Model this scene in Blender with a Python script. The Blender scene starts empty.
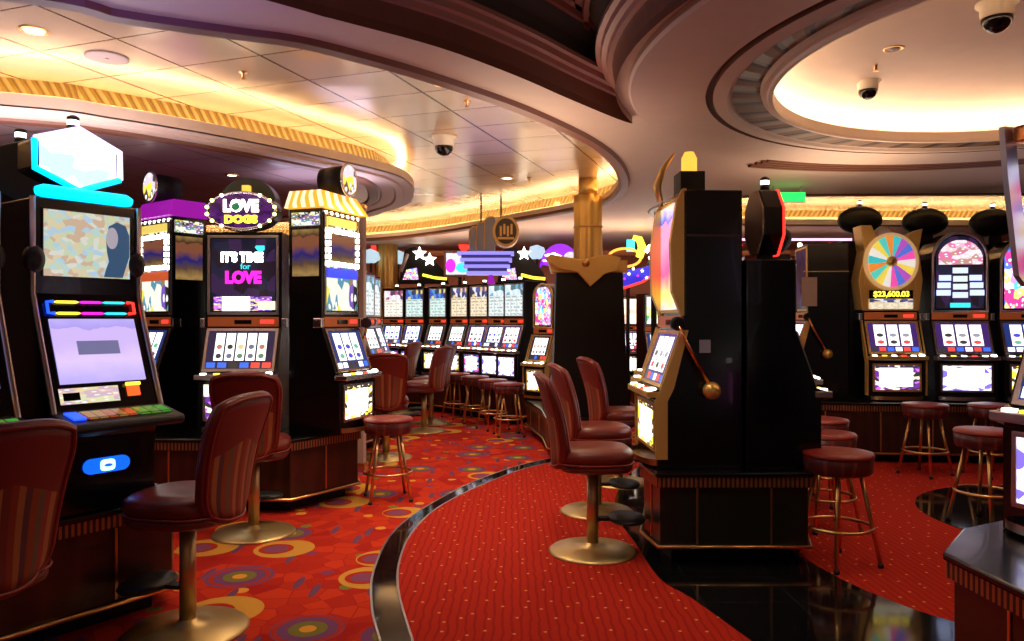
import bpy, bmesh, math, random
from mathutils import Vector, Matrix
random.seed(7)
SC = bpy.context.scene
COL = SC.collection
PI = math.pi
F = 760.0; EYE = 1.5; HZ = 320.5; CX = 512.0
def at(px, py, z):
    d = F*(z-EYE)/(HZ-py)
    return ((px-CX)/F*d, d)
def pt(px, d): return ((px-CX)/F*d, d)
def zz(py, d): return EYE+(HZ-py)*d/F

# ------------------------------------------------------------------ materials
def new_mat(name):
    m = bpy.data.materials.new(name); m.use_nodes = True
    nt = m.node_tree; b = nt.nodes['Principled BSDF']
    return m, nt, b
def plain(name, col, rough=.5, metal=0, coat=0, emit=None, es=0, bump=0, bscale=60, var=0, spec=None):
    m, nt, b = new_mat(name)
    b.inputs['Base Color'].default_value = (*col, 1)
    b.inputs['Roughness'].default_value = rough
    b.inputs['Metallic'].default_value = metal
    b.inputs['Coat Weight'].default_value = coat
    if spec is not None: b.inputs['Specular IOR Level'].default_value = spec
    if emit:
        b.inputs['Emission Color'].default_value = (*emit, 1)
        b.inputs['Emission Strength'].default_value = es
    tc = nt.nodes.new('ShaderNodeTexCoord')
    nz = nt.nodes.new('ShaderNodeTexNoise'); nz.inputs['Scale'].default_value = bscale
    nt.links.new(tc.outputs['Object'], nz.inputs['Vector'])
    if bump:
        bp = nt.nodes.new('ShaderNodeBump'); bp.inputs['Strength'].default_value = bump
        bp.inputs['Distance'].default_value = .005
        nt.links.new(nz.outputs['Fac'], bp.inputs['Height']); nt.links.new(bp.outputs['Normal'], b.inputs['Normal'])
    v = var or .06
    mx = nt.nodes.new('ShaderNodeMix'); mx.data_type = 'RGBA'; mx.blend_type = 'MIX'
    n2 = nt.nodes.new('ShaderNodeTexNoise'); n2.inputs['Scale'].default_value = 7
    nt.links.new(tc.outputs['Object'], n2.inputs['Vector'])
    nt.links.new(n2.outputs['Fac'], mx.inputs[0])
    mx.inputs[6].default_value = (*[c*(1-v) for c in col], 1)
    mx.inputs[7].default_value = (*[min(1, c*(1+v)) for c in col], 1)
    nt.links.new(mx.outputs[2], b.inputs['Base Color'])
    return m
def glow(name, col, s):
    m, nt, b = new_mat(name)
    b.inputs['Base Color'].default_value = (*[c*.5 for c in col], 1)
    b.inputs['Emission Color'].default_value = (*col, 1); b.inputs['Emission Strength'].default_value = s
    return m
class NB:
    """small node-graph writer"""
    def __init__(s, nt): s.nt = nt
    def n(s, t, **k):
        nd = s.nt.nodes.new(t)
        if t == 'ShaderNodeTexVoronoi': nd.voronoi_dimensions = '2D'
        for a, v in k.items(): setattr(nd, a, v)
        return nd
    def link(s, a, b): s.nt.links.new(a, b)
    def put(s, sock, v):
        if isinstance(v, (int, float)): sock.default_value = v
        elif isinstance(v, tuple): sock.default_value = v if len(v) == 4 or sock.type == 'VECTOR' else (*v, 1)
        else: s.link(v, sock)
    def m(s, op, a, b=0., c=None):
        nd = s.n('ShaderNodeMath', operation=op); s.put(nd.inputs[0], a); s.put(nd.inputs[1], b)
        if c is not None: s.put(nd.inputs[2], c)
        return nd.outputs[0]
    def mix(s, f, a, b, bt='MIX'):
        nd = s.n('ShaderNodeMix', data_type='RGBA', blend_type=bt)
        s.put(nd.inputs[0], f); s.put(nd.inputs[6], a); s.put(nd.inputs[7], b); return nd.outputs[2]
    def sep(s, v):
        nd = s.n('ShaderNodeSeparateXYZ'); s.link(v, nd.inputs[0]); return nd.outputs
    def comb(s, x, y, z=0.):
        nd = s.n('ShaderNodeCombineXYZ'); s.put(nd.inputs[0], x); s.put(nd.inputs[1], y); s.put(nd.inputs[2], z); return nd.outputs[0]
    def white(s, v):
        nd = s.n('ShaderNodeTexWhiteNoise'); s.link(v, nd.inputs['Vector']); return nd.outputs
    def ramp(s, f, stops, const=True):
        nd = s.n('ShaderNodeValToRGB'); s.put(nd.inputs[0], f)
        cr = nd.color_ramp; cr.interpolation = 'CONSTANT' if const else 'LINEAR'
        while len(cr.elements) < len(stops): cr.elements.new(1)
        for e, (p, c) in zip(cr.elements, stops): e.position = p; e.color = (*c, 1)
        return nd.outputs[0]
    def inside(s, v, lo, hi): return s.m('MULTIPLY', s.m('GREATER_THAN', v, lo), s.m('LESS_THAN', v, hi))
def screen(name, kind, cols, s=2.0, n=5, rows=3, bg=(0, 0, 0), seed=0.):
    """emissive artwork on 0..1 UVs"""
    m, nt, b = new_mat(name); g = NB(nt)
    uv = g.n('ShaderNodeTexCoord').outputs['UV']; x, y, _ = g.sep(uv)
    k = len(cols)
    stops = [(i/k, c) for i, c in enumerate(cols)]
    if kind in ('reels', 'grid'):
        if kind == 'reels':
            ys = g.m('MULTIPLY', g.m('SUBTRACT', y, .22), 1/.72)
            xs = g.m('MULTIPLY', g.m('SUBTRACT', x, .1), 1/.8)
        else: xs, ys = x, y
        cx_ = g.m('MULTIPLY', xs, float(n)); cy = g.m('MULTIPLY', ys, float(rows))
        fx = g.m('FRACT', cx_); fy = g.m('FRACT', cy)
        cell = g.comb(g.m('FLOOR', cx_), g.m('FLOOR', cy), seed)
        wn = g.white(cell)[0]
        sym = g.ramp(wn, stops)
        dx = g.m('SUBTRACT', fx, .5); dy = g.m('SUBTRACT', fy, .5)
        r = g.m('SQRT', g.m('ADD', g.m('MULTIPLY', dx, dx), g.m('MULTIPLY', dy, dy)))
        if kind == 'reels':
            c = g.mix(g.m('LESS_THAN', r, .27), (1, .97, .9), sym)
            # hot reel backlight at the top of the strips
            c = g.mix(g.m('GREATER_THAN', ys, .66), c, (1, .98, .95))
            strip = g.m('MULTIPLY', g.inside(fx, .08, .92), g.m('MULTIPLY', g.inside(xs, 0, 1), g.inside(ys, 0, 1)))
            c = g.mix(strip, bg, c)
            low = g.inside(y, .03, .17)
            fl = g.m('FRACT', g.m('MULTIPLY', x, 6.)); lowc = g.ramp(g.white(g.comb(g.m('FLOOR', g.m('MULTIPLY', x, 6.)), 3., seed))[0], [(0, (.03, .1, .5)), (.3, (.9, .9, 1)), (.55, (.6, .05, .03)), (.8, (.02, .02, .02))])
            c = g.mix(g.m('MULTIPLY', low, g.inside(fl, .1, .9)), c, lowc)
        else:
            c = g.mix(g.m('MULTIPLY', g.inside(fx, .06, .94), g.inside(fy, .1, .9)), bg, sym)
    elif kind == 'scatter':
        v = g.n('ShaderNodeTexVoronoi'); v.inputs['Scale'].default_value = n
        nz = g.n('ShaderNodeTexNoise'); nz.inputs['Scale'].default_value = 4
        g.link(uv, nz.inputs['Vector'])
        w = g.mix(.12, uv, nz.outputs['Color']); ad = g.n('ShaderNodeVectorMath', operation='ADD')
        g.link(w, ad.inputs[0]); ad.inputs[1].default_value = (seed, seed*1.7, 0)
        g.link(ad.outputs[0], v.inputs['Vector'])
        hue = g.sep(v.outputs['Color'])[0]
        c = g.ramp(hue, stops)
        c = g.mix(g.m('LESS_THAN', v.outputs['Distance'], 0. if name in ('t_dark', 'oval_art', 'video_top', 'hex_art') else .18), c, (1, 1, .95))
        edge = g.m('MAXIMUM', g.m('ABSOLUTE', g.m('SUBTRACT', x, .5)), g.m('ABSOLUTE', g.m('SUBTRACT', y, .5)))
        c = g.mix(g.m('GREATER_THAN', edge, .485), c, bg)
    elif kind == 'belly':   # bright centre plate, patterned rim
        v = g.n('ShaderNodeTexVoronoi'); v.inputs['Scale'].default_value = 9
        g.link(uv, v.inputs['Vector'])
        rim = g.ramp(g.sep(v.outputs['Color'])[0], stops)
        c = g.mix(g.m('MULTIPLY', g.inside(x, .1, .86), g.inside(y, .13, .9)), rim, (1, .99, .9))
    elif kind == 'pay':     # picture header above pale rows of print
        v = g.n('ShaderNodeTexVoronoi'); v.inputs['Scale'].default_value = 7; g.link(uv, v.inputs['Vector'])
        head = g.ramp(g.sep(v.outputs['Color'])[0], stops)
        nz = g.n('ShaderNodeTexNoise'); nz.inputs['Scale'].default_value = 9; g.link(uv, nz.inputs['Vector'])
        rowm = g.inside(g.m('FRACT', g.m('MULTIPLY', y, float(rows)*1.5)), .25, .75)
        ink = g.m('MULTIPLY', rowm, g.m('GREATER_THAN', nz.outputs['Fac'], .47))
        body = g.mix(ink, bg, tuple(c_*.55 for c_ in bg))
        body = g.mix(g.m('LESS_THAN', g.m('ABSOLUTE', g.m('SUBTRACT', g.m('FRACT', g.m('MULTIPLY', x, 3.)), .5)), .44), tuple(c_*.7 for c_ in bg), body)
        c = g.mix(g.m('GREATER_THAN', y, .66), body, head)
    elif kind == 'bands':
        nz = g.n('ShaderNodeTexNoise'); nz.inputs['Scale'].default_value = 3
        g.link(uv, nz.inputs['Vector'])
        f = g.m('FRACT', g.m('ADD', y, g.m('MULTIPLY', nz.outputs['Fac'], .3)))
        c = g.ramp(f, stops, False)
    g.link(c, b.inputs['Emission Color']); b.inputs['Emission Strength'].default_value = s
    b.inputs['Base Color'].default_value = (.02, .02, .02, 1); b.inputs['Roughness'].default_value = .15
    return m

M = {}
M['black'] = plain('black_laminate', (.003, .003, .004), .2, coat=.15)
M['blackmatte'] = plain('black_matte', (.004, .0035, .004), .5, spec=.3)
M['brown'] = plain('brown_laminate', (.05, .018, .012), .35, coat=.3)
M['chrome'] = plain('chrome', (.75, .72, .74), .22, 1)
M['silver'] = plain('silver_trim', (.55, .5, .52), .35, 1)
M['gold'] = plain('gold_metal', (.88, .58, .17), .32, .6)
M['goldpaint'] = plain('gold_leaf_paint', (.85, .56, .16), .36, .4, bump=.3)
M['brass'] = plain('brass', (.8, .5, .2), .28, 1)
M['brassplate'] = plain('brass_plate', (.62, .45, .2), .38, .85)
M['leather'] = plain('maroon_leather', (.165, .019, .012), .32, bump=.25, bscale=220, coat=.1)
M['leather_red'] = plain('red_leather', (.25, .020, .013), .38, bump=.25, bscale=220)
M['rubber'] = plain('black_rubber', (.012, .012, .014), .45)
M['copper'] = plain('copper_rod', (.8, .35, .15), .25, 1)
M['white_glow'] = glow('white_lamp', (1, .93, .82), 7)
M['orange_strip'] = plain('copper_panel', (.5, .14, .05), .35, .5, emit=(1, .2, .05), es=.12)
M['red_glow'] = glow('red_glow', (1, .03, .02), 2.5)
M['green_glow'] = glow('green_glow', (.02, 1, .12), 1.6)
M['cyan_glow'] = glow('cyan_glow', (.0, .5, 1), 2.4)
M['cyan2'] = glow('turquoise_glow', (.05, .75, .85), 1.3)
M['lilac_glow'] = glow('lilac_glow', (.65, .5, 1), 2.4)
M['blue_glow'] = glow('blue_glow', (.01, .06, 1), 2.6)
M['purple_glow'] = glow('purple_glow', (.3, .02, .8), 1.0)
M['magenta_glow'] = glow('magenta_glow', (.9, .02, .6), 1.6)
M['yellow_glow'] = glow('yellow_glow', (1, .75, .05), 2.2)
M['bulb'] = glow('bulb_glow', (1, .85, .5), 6)
M['amber_glow'] = glow('amber_glow', (1, .35, .04), 2)
M['purple_plastic'] = plain('purple_plastic', (.35, .02, .45), .35, emit=(.5, .01, .6), es=.5)
M['gl_dark'] = plain('dark_glass', (.004, .004, .006), .08)
M['grey_fin'] = plain('grey_sign_metal', (.3, .32, .4), .35, .7)
M['palegrey'] = plain('pale_grey_card', (.5, .38, .34), .6)
M['cctv'] = plain('ivory_plastic', (.8, .74, .62), .4)
M['cove'] = glow('cove_tube', (1, .74, .40), 20)
M['cove2'] = glow('dome_cove_tube', (1, .74, .45), 20)
M['down'] = glow('downlight_lens', (1, .85, .6), 9)

M['blackpanel'] = plain('black_panel', (.012, .014, .011), .3, coat=.2)
def wood():
    m, nt, b = new_mat('walnut_panel'); g = NB(nt)
    tc = g.n('ShaderNodeTexCoord'); w = g.n('ShaderNodeTexWave'); w.inputs['Scale'].default_value = 3; w.inputs['Distortion'].default_value = 5
    g.link(tc.outputs['Object'], w.inputs['Vector'])
    g.link(g.mix(w.outputs['Fac'], (.028, .009, .006), (.05, .015, .009)), b.inputs['Base Color'])
    b.inputs['Roughness'].default_value = .28; b.inputs['Coat Weight'].default_value = .3
    return m
M['wood'] = wood()
def ribbed():
    m, nt, b = new_mat('ribbed_gilt'); g = NB(nt)
    uv = g.n('ShaderNodeTexCoord').outputs['UV']; x, y, _ = g.sep(uv)
    f = g.m('FRACT', g.m('MULTIPLY', x, 36.)); t = g.inside(f, .25, .75)
    g.link(g.mix(t, (.03, .012, .008), (.45, .2, .08)), b.inputs['Base Color'])
    g.link(g.m('MULTIPLY', t, .8), b.inputs['Metallic']); b.inputs['Roughness'].default_value = .4
    return m
M['ribbed'] = ribbed()
def granite():
    m, nt, b = new_mat('black_granite'); g = NB(nt)
    tc = g.n('ShaderNodeTexCoord'); v = g.n('ShaderNodeTexNoise'); v.inputs['Scale'].default_value = 60; v.inputs['Detail'].default_value = 8
    g.link(tc.outputs['Object'], v.inputs['Vector'])
    x, y, _ = g.sep(tc.outputs['Object'])
    a = g.m('FRACT', g.m('MULTIPLY', x, 2.)); c = g.m('FRACT', g.m('MULTIPLY', y, 2.))
    seam = g.m('MAXIMUM', g.m('LESS_THAN', a, .012), g.m('LESS_THAN', c, .012))
    col = g.mix(g.m('GREATER_THAN', v.outputs['Fac'], .64), (.004, .004, .005), (.05, .05, .05))
    g.link(g.mix(seam, col, (.03, .03, .03)), b.inputs['Base Color'])
    b.inputs['Roughness'].default_value = .07
    return m
M['granite'] = granite()
def carpet_pattern():
    m, nt, b = new_mat('patterned_carpet'); g = NB(nt)
    P = g.n('ShaderNodeTexCoord').outputs['Object']
    # mottled red ground with lozenge patches
    v0 = g.n('ShaderNodeTexVoronoi', feature='DISTANCE_TO_EDGE'); v0.inputs['Scale'].default_value = 7.5; g.link(P, v0.inputs['Vector'])
    vq = g.n('ShaderNodeTexVoronoi'); vq.inputs['Scale'].default_value = 7.5; g.link(P, vq.inputs['Vector'])
    base = g.mix(g.sep(vq.outputs['Color'])[1], (.64, .045, .012), (.40, .014, .012)); base = g.mix(g.m('LESS_THAN', v0.outputs['Distance'], .03), base, (.42, .02, .014))
    vc = g.n('ShaderNodeTexVoronoi'); vc.inputs['Scale'].default_value = 5.5; g.link(P, vc.inputs['Vector'])
    pick = g.sep(vc.outputs['Color'])
    # small orange and green dots
    dot = g.m('MULTIPLY', g.m('LESS_THAN', vc.outputs['Distance'], .22), g.m('GREATER_THAN', pick[0], .72))
    base = g.mix(dot, base, g.ramp(pick[1], [(0, (.75, .32, .05)), (.5, (.22, .2, .04)), (.75, (.25, .05, .13))]))
    # purple dashes
    mp = g.n('ShaderNodeMapping'); mp.inputs['Rotation'].default_value = (0, 0, .6); mp.inputs['Scale'].default_value = (3.6, .8, 1)
    g.link(P, mp.inputs[0]); vd = g.n('ShaderNodeTexVoronoi'); vd.inputs['Scale'].default_value = 1.5; g.link(mp.outputs[0], vd.inputs['Vector'])
    dash = g.m('MULTIPLY', g.m('LESS_THAN', vd.outputs['Distance'], .125), g.m('GREATER_THAN', g.sep(vd.outputs['Color'])[0], .25))
    base = g.mix(dash, base, (.17, .06, .13))
    # big rings
    v1 = g.n('ShaderNodeTexVoronoi'); v1.inputs['Scale'].default_value = 1.7; v1.inputs['Randomness'].default_value = .75; g.link(P, v1.inputs['Vector'])
    d = v1.outputs['Distance']; r = g.sep(v1.outputs['Color'])
    R1 = g.ramp(d, [(0, (.75, .33, .04)), (.07, (.2, .17, .04)), (.16, (.19, .06, .16)), (.25, (.45, .03, .015)), (.29, (.19, .06, .16)), (.33, (.5, .03, .01))])
    nz = g.n('ShaderNodeVectorMath', operation='ADD'); g.link(P, nz.inputs[0]); nz.inputs[1].default_value = (.05, .01, 0)
    v2 = g.n('ShaderNodeTexVoronoi'); v2.inputs['Scale'].default_value = 1.7; v2.inputs['Randomness'].default_value = .75; g.link(nz.outputs[0], v2.inputs['Vector'])
    R2 = g.mix(g.m('LESS_THAN', v2.outputs['Distance'], .19), (.66, .32, .05), g.ramp(v2.outputs['Distance'], [(0, (.26, .07, .15)), (.13, (.45, .03, .015))]))
    kind = g.m('GREATER_THAN', r[0], .58)
    rad = g.m('ADD', g.m('MULTIPLY', r[1], .09), .27)
    rings = g.mix(kind, R1, R2)
    c = g.mix(g.m('MULTIPLY', g.m('LESS_THAN', d, rad), g.m('GREATER_THAN', r[2], .12)), base, rings)
    g.link(c, b.inputs['Base Color']); b.inputs['Roughness'].default_value = .95; b.inputs['Specular IOR Level'].default_value = .1
    n = g.n('ShaderNodeTexNoise'); n.inputs['Scale'].default_value = 350; g.link(P, n.inputs['Vector'])
    bp = g.n('ShaderNodeBump'); bp.inputs['Strength'].default_value = .5; bp.inputs['Distance'].default_value = .004
    g.link(n.outputs['Fac'], bp.inputs['Height']); g.link(bp.outputs['Normal'], b.inputs['Normal'])
    return m
def carpet_dots():
    m, nt, b = new_mat('dotted_carpet'); g = NB(nt)
    P = g.n('ShaderNodeTexCoord').outputs['Object']
    v = g.n('ShaderNodeTexVoronoi'); v.inputs['Scale'].default_value = 7.; v.inputs['Randomness'].default_value = .7; g.link(P, v.inputs['Vector'])
    w = g.n('ShaderNodeTexWave'); w.inputs['Scale'].default_value = 7; w.inputs['Distortion'].default_value = 2.5; w.inputs['Detail'].default_value = 1
    g.link(P, w.inputs['Vector'])
    base = g.mix(g.m('LESS_THAN', w.outputs['Fac'], .2), (.46, .024, .010), (.34, .015, .012))
    c = g.mix(g.m('LESS_THAN', v.outputs['Distance'], .06), base, (.75, .3, .1))
    g.link(c, b.inputs['Base Color']); b.inputs['Roughness'].default_value = .95; b.inputs['Specular IOR Level'].default_value = .1
    n = g.n('ShaderNodeTexNoise'); n.inputs['Scale'].default_value = 350; g.link(P, n.inputs['Vector'])
    bp = g.n('ShaderNodeBump'); bp.inputs['Strength'].default_value = .5; bp.inputs['Distance'].default_value = .004
    g.link(n.outputs['Fac'], bp.inputs['Height']); g.link(bp.outputs['Normal'], b.inputs['Normal'])
    return m
def ceiling_tiles(name, rot, tx, ty, col, seam, rough, metal, oy=0):
    m, nt, b = new_mat(name); g = NB(nt)
    P = g.n('ShaderNodeTexCoord').outputs['Object']
    mp = g.n('ShaderNodeMapping'); mp.inputs['Rotation'].default_value = (0, 0, rot); g.link(P, mp.inputs[0])
    x, y, _ = g.sep(mp.outputs[0]); x = g.m('MULTIPLY', x, 1/tx); y = g.m('MULTIPLY_ADD', y, 1/ty, oy)
    fx = g.m('FRACT', x); fy = g.m('FRACT', y)
    s = g.m('MAXIMUM', g.m('LESS_THAN', fx, .03), g.m('LESS_THAN', fy, .024))
    wn = g.white(g.comb(g.m('FLOOR', x), g.m('FLOOR', y)))[0]
    tint = g.mix(wn, tuple(c*.9 for c in col), col)
    g.link(g.mix(s, tint, seam), b.inputs['Base Color'])
    b.inputs['Roughness'].default_value = rough; b.inputs['Metallic'].default_value = metal
    # panels of sheet metal are never quite flat
    nz = g.n('ShaderNodeTexNoise'); nz.inputs['Scale'].default_value = 1.6; g.link(P, nz.inputs['Vector'])
    bp = g.n('ShaderNodeBump'); bp.inputs['Strength'].default_value = .5; bp.inputs['Distance'].default_value = .02
    g.link(g.m('ADD', nz.outputs['Fac'], g.m('MULTIPLY', wn, .0)), bp.inputs['Height']); g.link(bp.outputs['Normal'], b.inputs['Normal'])
    return m
def frieze_mat(name, a, c, fr=13.):
    m, nt, b = new_mat(name); g = NB(nt)
    uv = g.n('ShaderNodeTexCoord').outputs['UV']; x, y, _ = g.sep(uv)
    f = g.m('FRACT', g.m('ADD', g.m('MULTIPLY', x, fr), g.m('MULTIPLY', y, .8)))
    leaf = g.m('SUBTRACT', 1., g.m('ABSOLUTE', g.m('MULTIPLY', g.m('SUBTRACT', f, .5), 2.)))
    g.link(g.mix(g.m('GREATER_THAN', leaf, .3), a, c), b.inputs['Base Color'])
    b.inputs['Metallic'].default_value = .1; b.inputs['Roughness'].default_value = .5
    bp = g.n('ShaderNodeBump'); bp.inputs['Strength'].default_value = .9; bp.inputs['Distance'].default_value = .03
    g.link(leaf, bp.inputs['Height']); g.link(bp.outputs['Normal'], b.inputs['Normal'])
    return m
M['carpet'] = carpet_pattern(); M['carpet_dots'] = carpet_dots()
M['tiles'] = ceiling_tiles('champagne_ceiling_tiles', math.radians(19.5), .632, .53, (.66, .49, .33), (.10, .045, .02), .22, .45, .36)
M['tiles2'] = ceiling_tiles('bronze_ceiling_tiles', math.radians(19.5), .68, .61, (.42, .30, .30), (.12, .06, .05), .28, .35)
M['soffit'] = plain('rose_cream_paint', (.60, .45, .35), .55, bump=.05)
M['cream'] = plain('cream_paint', (.76, .62, .48), .5)
M['bandcream'] = plain('ivory_cove_paint', (.85, .68, .4), .5)
M['mould'] = plain('brown_moulding', (.20, .08, .045), .45)
M['pinkm'] = plain('rose_moulding', (.48, .25, .20), .4)
M['coffer'] = plain('grey_green_cove', (.085, .075, .06), .6)
M['redm'] = plain('russet_moulding', (.34, .12, .09), .4)
M['mirror'] = plain('smoked_mirror', (.05, .06, .045), .06, .6)
M['frieze'] = frieze_mat('gilt_leaf_frieze', (.20, .11, .02), (.31, .185, .035))
M['frieze2'] = frieze_mat('bronze_leaf_frieze', (.05, .025, .012), (.20, .11, .055), 4.)
M['wall'] = plain('dark_burgundy_wall', (.10, .03, .02), .4, coat=.2)

# ------------------------------------------------------------------ mesh builder
class MB:
    def __init__(s): s.bm = bmesh.new(); s.uv = s.bm.loops.layers.uv.new('UVMap')
    def face(s, pts, uvs=None, smooth=False):
        vs = [s.bm.verts.new(p) for p in pts]
        try: f = s.bm.faces.new(vs)
        except ValueError: return None
        if uvs:
            for l, u in zip(f.loops, uvs): l[s.uv].uv = u
        f.smooth = smooth
        return f
    def grid(s, rows, closed=False, smooth=True, caps=False, uvw=None):
        """rows: list of equal rings of points"""
        V = [[s.bm.verts.new(p) for p in r] for r in rows]
        n = len(rows[0]); rng = range(n if closed else n-1)
        for i in range(len(V)-1):
            for j in rng:
                k = (j+1) % n
                try: f = s.bm.faces.new((V[i][j], V[i][k], V[i+1][k], V[i+1][j]))
                except ValueError: continue
                f.smooth = smooth
                if uvw:
                    u0, u1 = uvw[0][j], uvw[0][j+1]; v0, v1 = uvw[1][i], uvw[1][i+1]
                    for l, u in zip(f.loops, ((u0, v0), (u1, v0), (u1, v1), (u0, v1))): l[s.uv].uv = u
        if caps:
            for r in (V[0], V[-1]):
                try: s.bm.faces.new(r)
                except ValueError: pass
        return s
    def box(s, x0, x1, y0, y1, z0, z1, mat=None):
        P = [Vector(p) for p in ((x0, y0, z0), (x1, y0, z0), (x1, y1, z0), (x0, y1, z0), (x0, y0, z1), (x1, y0, z1), (x1, y1, z1), (x0, y1, z1))]
        if mat: P = [mat @ p for p in P]
        v = [s.bm.verts.new(p) for p in P]
        for q in ((0, 3, 2, 1), (4, 5, 6, 7), (0, 1, 5, 4), (1, 2, 6, 5), (2, 3, 7, 6), (3, 0, 4, 7)):
            f = s.bm.faces.new([v[i] for i in q])
            for l, u in zip(f.loops, ((0, 0), (1, 0), (1, 1), (0, 1))): l[s.uv].uv = u
        return s
    def profx(s, prof, x0, x1):      # (y,z) profile extruded along x
        a = [s.bm.verts.new((x0, y, z)) for y, z in prof]; b = [s.bm.verts.new((x1, y, z)) for y, z in prof]
        s.bm.faces.new(a); s.bm.faces.new(b[::-1]); n = len(prof)
        for i in range(n): s.bm.faces.new((a[i], a[(i+1) % n], b[(i+1) % n], b[i]))
        return s
    def profy(s, prof, y0, y1, uv=True):      # (x,z) outline extruded along y; UV 0..1 over its bounds on all faces
        xs = [p[0] for p in prof]; zs = [p[1] for p in prof]
        X0, X1, Z0, Z1 = min(xs), max(xs), min(zs), max(zs)
        a = [s.bm.verts.new((x, y0, z)) for x, z in prof]; b = [s.bm.verts.new((x, y1, z)) for x, z in prof]; n = len(prof)
        fs = [s.bm.faces.new(a), s.bm.faces.new(b[::-1])]
        for i in range(n): fs.append(s.bm.faces.new((a[i], a[(i+1) % n], b[(i+1) % n], b[i])))
        for f in fs:
            for l in f.loops: l[s.uv].uv = ((l.vert.co.x-X0)/(X1-X0), (l.vert.co.z-Z0)/(Z1-Z0))
        return s
    def profz(s, prof, z0, z1):
        a = [s.bm.verts.new((x, y, z0)) for x, y in prof]; b = [s.bm.verts.new((x, y, z1)) for x, y in prof]; n = len(prof)
        s.bm.faces.new(a); s.bm.faces.new(b[::-1])
        L = 0
        for i in range(n):
            f = s.bm.faces.new((a[i], a[(i+1) % n], b[(i+1) % n], b[i]))
            d = (Vector(prof[i])-Vector(prof[(i+1) % n])).length
            for l, u in zip(f.loops, ((L, 0), (L+d, 0), (L+d, 1), (L, 1))): l[s.uv].uv = u
            L += d
        return s
    def lathe(s, prof, c=(0, 0, 0), n=24, sx=1, sy=1, caps=True, axis='z'):
        rows = []
        for r, z in prof:
            ring = []
            for k in range(n):
                a = 2*PI*k/n; p = (r*sx*math.cos(a), r*sy*math.sin(a), z)
                if axis == 'y': p = (p[0], -p[2], p[1])      # disc facing -y
                if axis == 'x': p = (p[2], p[0], p[1])
                ring.append((c[0]+p[0], c[1]+p[1], c[2]+p[2]))
            rows.append(ring)
        return s.grid(rows, closed=True, caps=caps)
    def tube(s, pts, r, n=10, closed=False, caps=True):
        pts = [Vector(p) for p in pts]; m = len(pts); rows = []
        ref = None
        for i, p in enumerate(pts):
            if closed: t = pts[(i+1) % m]-pts[i-1]
            else: t = pts[min(i+1, m-1)]-pts[max(i-1, 0)]
            t.normalize()
            if ref is None: ref = t.orthogonal().normalized()
            a = (ref-t*ref.dot(t)).normalized(); b = t.cross(a); ref = a
            rr = r[i] if isinstance(r, (list, tuple)) else r
            rows.append([p+a*rr*math.cos(2*PI*k/n)+b*rr*math.sin(2*PI*k/n) for k in range(n)])
        if closed: rows.append(rows[0])
        return s.grid(rows, closed=True, caps=caps and not closed)
    def panel(s, pa, pb, w, t=.008, x0=None, x1=None):
        """glass panel spanning (y,z) pa (bottom) to pb (top), UV 0..1"""
        X0, X1 = (-w/2, w/2) if x0 is None else (x0, x1)
        y0, z0 = pa; y1, z1 = pb; d = Vector((0, y1-y0, z1-z0)).normalized(); nrm = Vector((0, -d.z, d.y))
        if nrm.y > 0: nrm = -nrm
        q = [Vector((X0, y0, z0)), Vector((X1, y0, z0)), Vector((X1, y1, z1)), Vector((X0, y1, z1))]
        f = [v+nrm*t for v in q]; b = [v-nrm*.004 for v in q]
        s.face(f, ((0, 0), (1, 0), (1, 1), (0, 1)))
        for i in range(4):
            j = (i+1) % 4; s.face((f[i], b[i], b[j], f[j]))
        s.face(b[::-1])
        return s
    def build(s, name, mat, parent=None, bevel=0, loc=None, rz=None, smooth=None):
        bmesh.ops.remove_doubles(s.bm, verts=s.bm.verts, dist=1e-5)
        bmesh.ops.recalc_face_normals(s.bm, faces=s.bm.faces)
        me = bpy.data.meshes.new(name); s.bm.to_mesh(me); s.bm.free()
        o = bpy.data.objects.new(name, me); COL.objects.link(o)
        me.materials.append(M[mat] if isinstance(mat, str) else mat)
        if parent: o.parent = parent
        if loc: o.location = loc
        if rz: o.rotation_euler = (0, 0, rz)
        if bevel:
            md = o.modifiers.new('bevel', 'BEVEL'); md.width = bevel; md.segments = 2; md.limit_method = 'ANGLE'
            md.angle_limit = .6
        return o
def tag(o, label, cat, group=None, kind=None):
    if label: o['label'] = label
    if cat: o['category'] = cat
    if group: o['group'] = group
    if kind: o['kind'] = kind
    return o
def thing(name, label, cat, loc=(0, 0, 0), rz=0, group=None):
    o = bpy.data.objects.new(name, None); COL.objects.link(o); o.empty_display_size = .1
    o.location = loc; o.rotation_euler = (0, 0, rz)
    return tag(o, label, cat, group)
def struct(o): o['kind'] = 'structure'; return o
def dup(o, loc=None, rz=None, label=None, parent=None):
    c = o.copy(); COL.objects.link(c)
    if parent: c.parent = parent
    if loc is not None: c.location = loc
    if rz is not None: c.rotation_euler = (0, 0, rz)
    if label: c['label'] = label
    for ch in list(o.children): dup(ch, parent=c)
    return c
def text(body, size, mat, parent, loc, rz=0, ext=.004, fat=0., name='lettering', sx=1.):
    cu = bpy.data.curves.new('t', 'FONT'); cu.body = body; cu.size = size; cu.extrude = ext; cu.offset = fat
    cu.align_x = 'CENTER'; cu.align_y = 'CENTER'; cu.resolution_u = 3
    o = bpy.data.objects.new('t', cu); COL.objects.link(o)
    bpy.context.view_layer.update()
    me = bpy.data.meshes.new_from_object(o.evaluated_get(bpy.context.evaluated_depsgraph_get()))
    bpy.data.objects.remove(o); me.transform(Matrix.Rotation(PI/2, 4, 'X') @ Matrix.Diagonal((sx, 1, 1, 1)))
    me.materials.clear(); me.materials.append(M[mat]); me.name = name
    ob = bpy.data.objects.new(name, me); COL.objects.link(ob); ob.parent = parent; ob.location = loc; ob.rotation_euler = (0, 0, rz)
    return ob

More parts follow.
